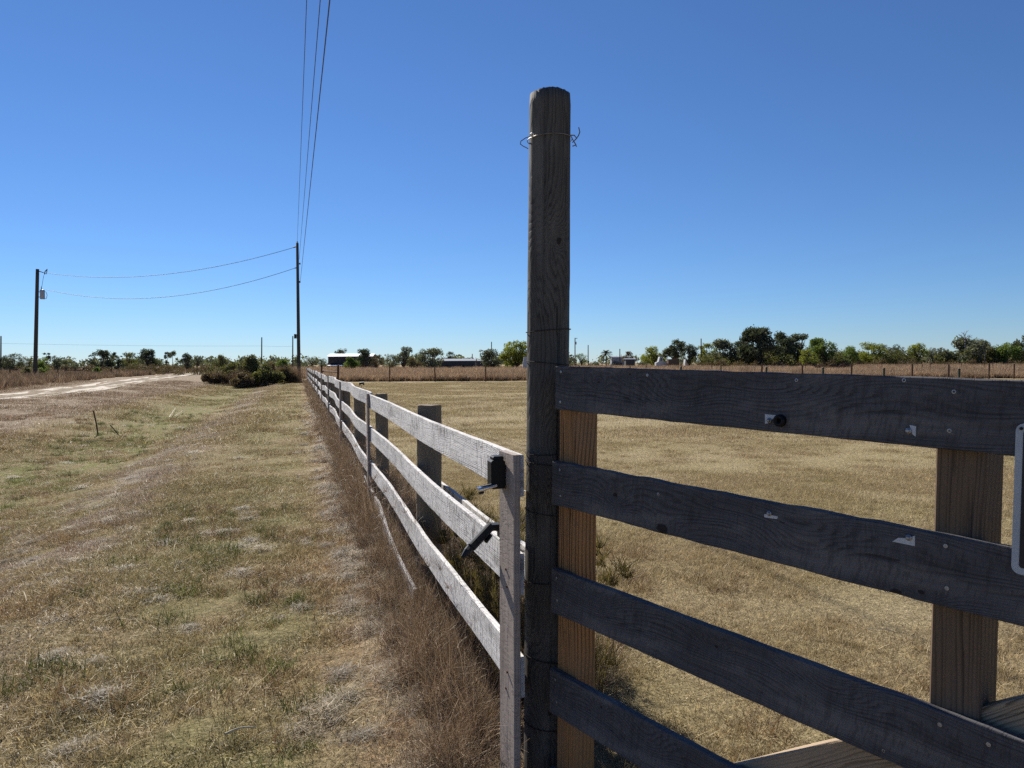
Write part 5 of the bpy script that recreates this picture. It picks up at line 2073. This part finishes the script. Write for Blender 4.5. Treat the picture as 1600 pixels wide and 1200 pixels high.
# stake with black cap near the fence
b = on_ground(565, 44)
e = thing('marker_stake', b, 'thin stake with a black cap standing in the mown pasture beyond the board fence', 'stake')
mb = MB()
mb.tube([b - Vector((0, 0, .1)), at(565, 601, 44)], 0.018, 6)
part(mb, 'shaft', M_DRY, e)
mb = MB()
c = at(565, 600.5, 44)
mb.tube([c + Vector((-.11, 0, -.07)), c + Vector((-.10, 0, .07)), c + Vector((0.11, 0, 0.09)), c + Vector((.12, 0, -.04))], [0.03, 0.075, 0.075, 0.05], 8)
part(mb, 'cap', M_BLACK, e)
# board pen on the left horizon
pb_ = on_ground(120, 98)
pen = thing('board_pen', pb_, 'low brown board pen beyond the road at left', 'pen')
pz = [on_ground(px, 98) for px in (104, 118, 131, 138)]
for p in pz:
    mb = MB()
    mb.box(p + Vector((0, 0, .55)), 0.14, 0.14, 1.25)
    part(mb, 'post', M_FPOST, pen)
for zz in (0.45, 0.80, 1.12):
    mb = MB()
    a, c = pz[0] + Vector((-.2, -.1, zz)), pz[-1] + Vector((.2, -.1, zz))
    mb.box((a + c) / 2, (c - a).length, 0.04, 0.13)
    part(mb, 'rail', M_FPOST, pen)
lf = thing('wire_fence', on_ground(16, 70), 'sparse wire fence on thin posts beyond the road at left', 'fence')
lt = []
for px, d in ((-30, 66), (16, 70), (41, 72), (91, 78), (175, 92), (250, 108), (320, 120)):
    b = on_ground(px, d)
    o = post_obj(cache, 1.25, 0.05, M_FPOST)
    put(o, lf)
    o.matrix_basis = Matrix.Translation(b)
    lt.append(b)
mb = MB()
mb.tube([p + Vector((0, 0, 1.1)) for p in lt], 0.006, 4)
part(mb, 'wire', M_WIRE, lf)
# rusty stakes in the swale
for (x0, y0, x1, y1, r, lab) in [(153, 679, 146, 642, 0.016, 'thin rusty stake standing upright in the swale'), (186, 681, 172, 664, 0.012, 'short rusty stake leaning over beside the upright one')]:
    b = ground_at(x0, y0)
    t = at(x1, y1, b.y)
    mb = MB()
    mb.tube([b + (b - t) * .1, b.lerp(t, .5) + Vector((.01, 0, 0)), t], r, 6)
    o = mb.build('stake', M_RUST)
    tag(o, lab, 'stake', 'rusty stakes in the swale')


# ------------------------------------------------------------------ cattle
def cow(px, d, yaw, label, mat):
    b = on_ground(px, d)
    V = [(0, 0, 1.05), (0.45, 0, 1.10), (0.85, 0, 1.16), (1.10, 0, 1.02), (1.35, 0, 0.72), (1.52, 0, 0.42), (1.62, 0, 0.24), (-0.45, 0, 1.12), (-0.72, 0, 1.10),
         (0.72, .20, .72), (0.74, .20, .40), (0.72, .20, .03), (0.72, -.20, .72), (0.70, -.20, .40), (0.74, -.20, .03),
         (-.62, .20, .78), (-.72, .20, .42), (-.66, .20, .03), (-.62, -.20, .78), (-.72, -.20, .42), (-.64, -.20, .03), (-.86, 0, 1.0), (-.90, 0, .5)]
    E = [(0, 1), (1, 2), (2, 3), (3, 4), (4, 5), (5, 6), (0, 7), (7, 8), (2, 9), (9, 10), (10, 11), (2, 12), (12, 13), (13, 14), (8, 15), (15, 16), (16, 17), (8, 18), (18, 19), (19, 20), (8, 21), (21, 22)]
    Rd = [.40, .40, .36, .26, .19, .16, .11, .38, .30, .13, .08, .065, .13, .08, .065, .16, .08, .065, .16, .08, .065, .04, .03]
    me = bpy.data.meshes.new('cow_skeleton')
    me.from_pydata(V, E, [])
    o = bpy.data.objects.new('cow', me)
    COL.objects.link(o)
    md = o.modifiers.new('skin', 'SKIN')
    sv = me.skin_vertices[0].data
    for i, r in enumerate(Rd):
        sv[i].radius = (r * .78, r)
        sv[i].use_root = (i == 0)
    o.modifiers.new('sub', 'SUBSURF').render_levels = 2
    me.materials.append(mat)
    e = thing('cow', b, label, 'cow', 'cattle grazing in the far field')
    e.rotation_euler = (0, 0, yaw)
    e.scale = (0.66, 0.66, 0.66)
    o.name = 'body'
    o.parent = e
    for sg in (-1, 1):
        mb = MB()
        mb.tube([(1.40, sg * .10, .62), (1.38, sg * .24, .64), (1.36, sg * .30, .60)], [0.03, 0.06, 0.02], 6)
        q = mb.build('ear', mat)
        q.parent = e
    return e


M_COW = plain('red_brown_hide', (0.050, 0.022, 0.014), 0.8, 0.2, 0, 0.2, 5)
cow(1299.5, 150, R(8), 'red brown cow grazing behind the wire fence, facing right', M_COW)
cow(1318.5, 152, R(172), 'red brown cow close beside another, facing left in the far field', M_COW)
cow(1280, 162, R(15), 'paler cow half hidden by grass left of the two brown ones', plain('fawn_hide', (0.19, 0.11, 0.065), 0.8, 0.2, 0, 0.2, 5))
bpy.context.view_layer.update()
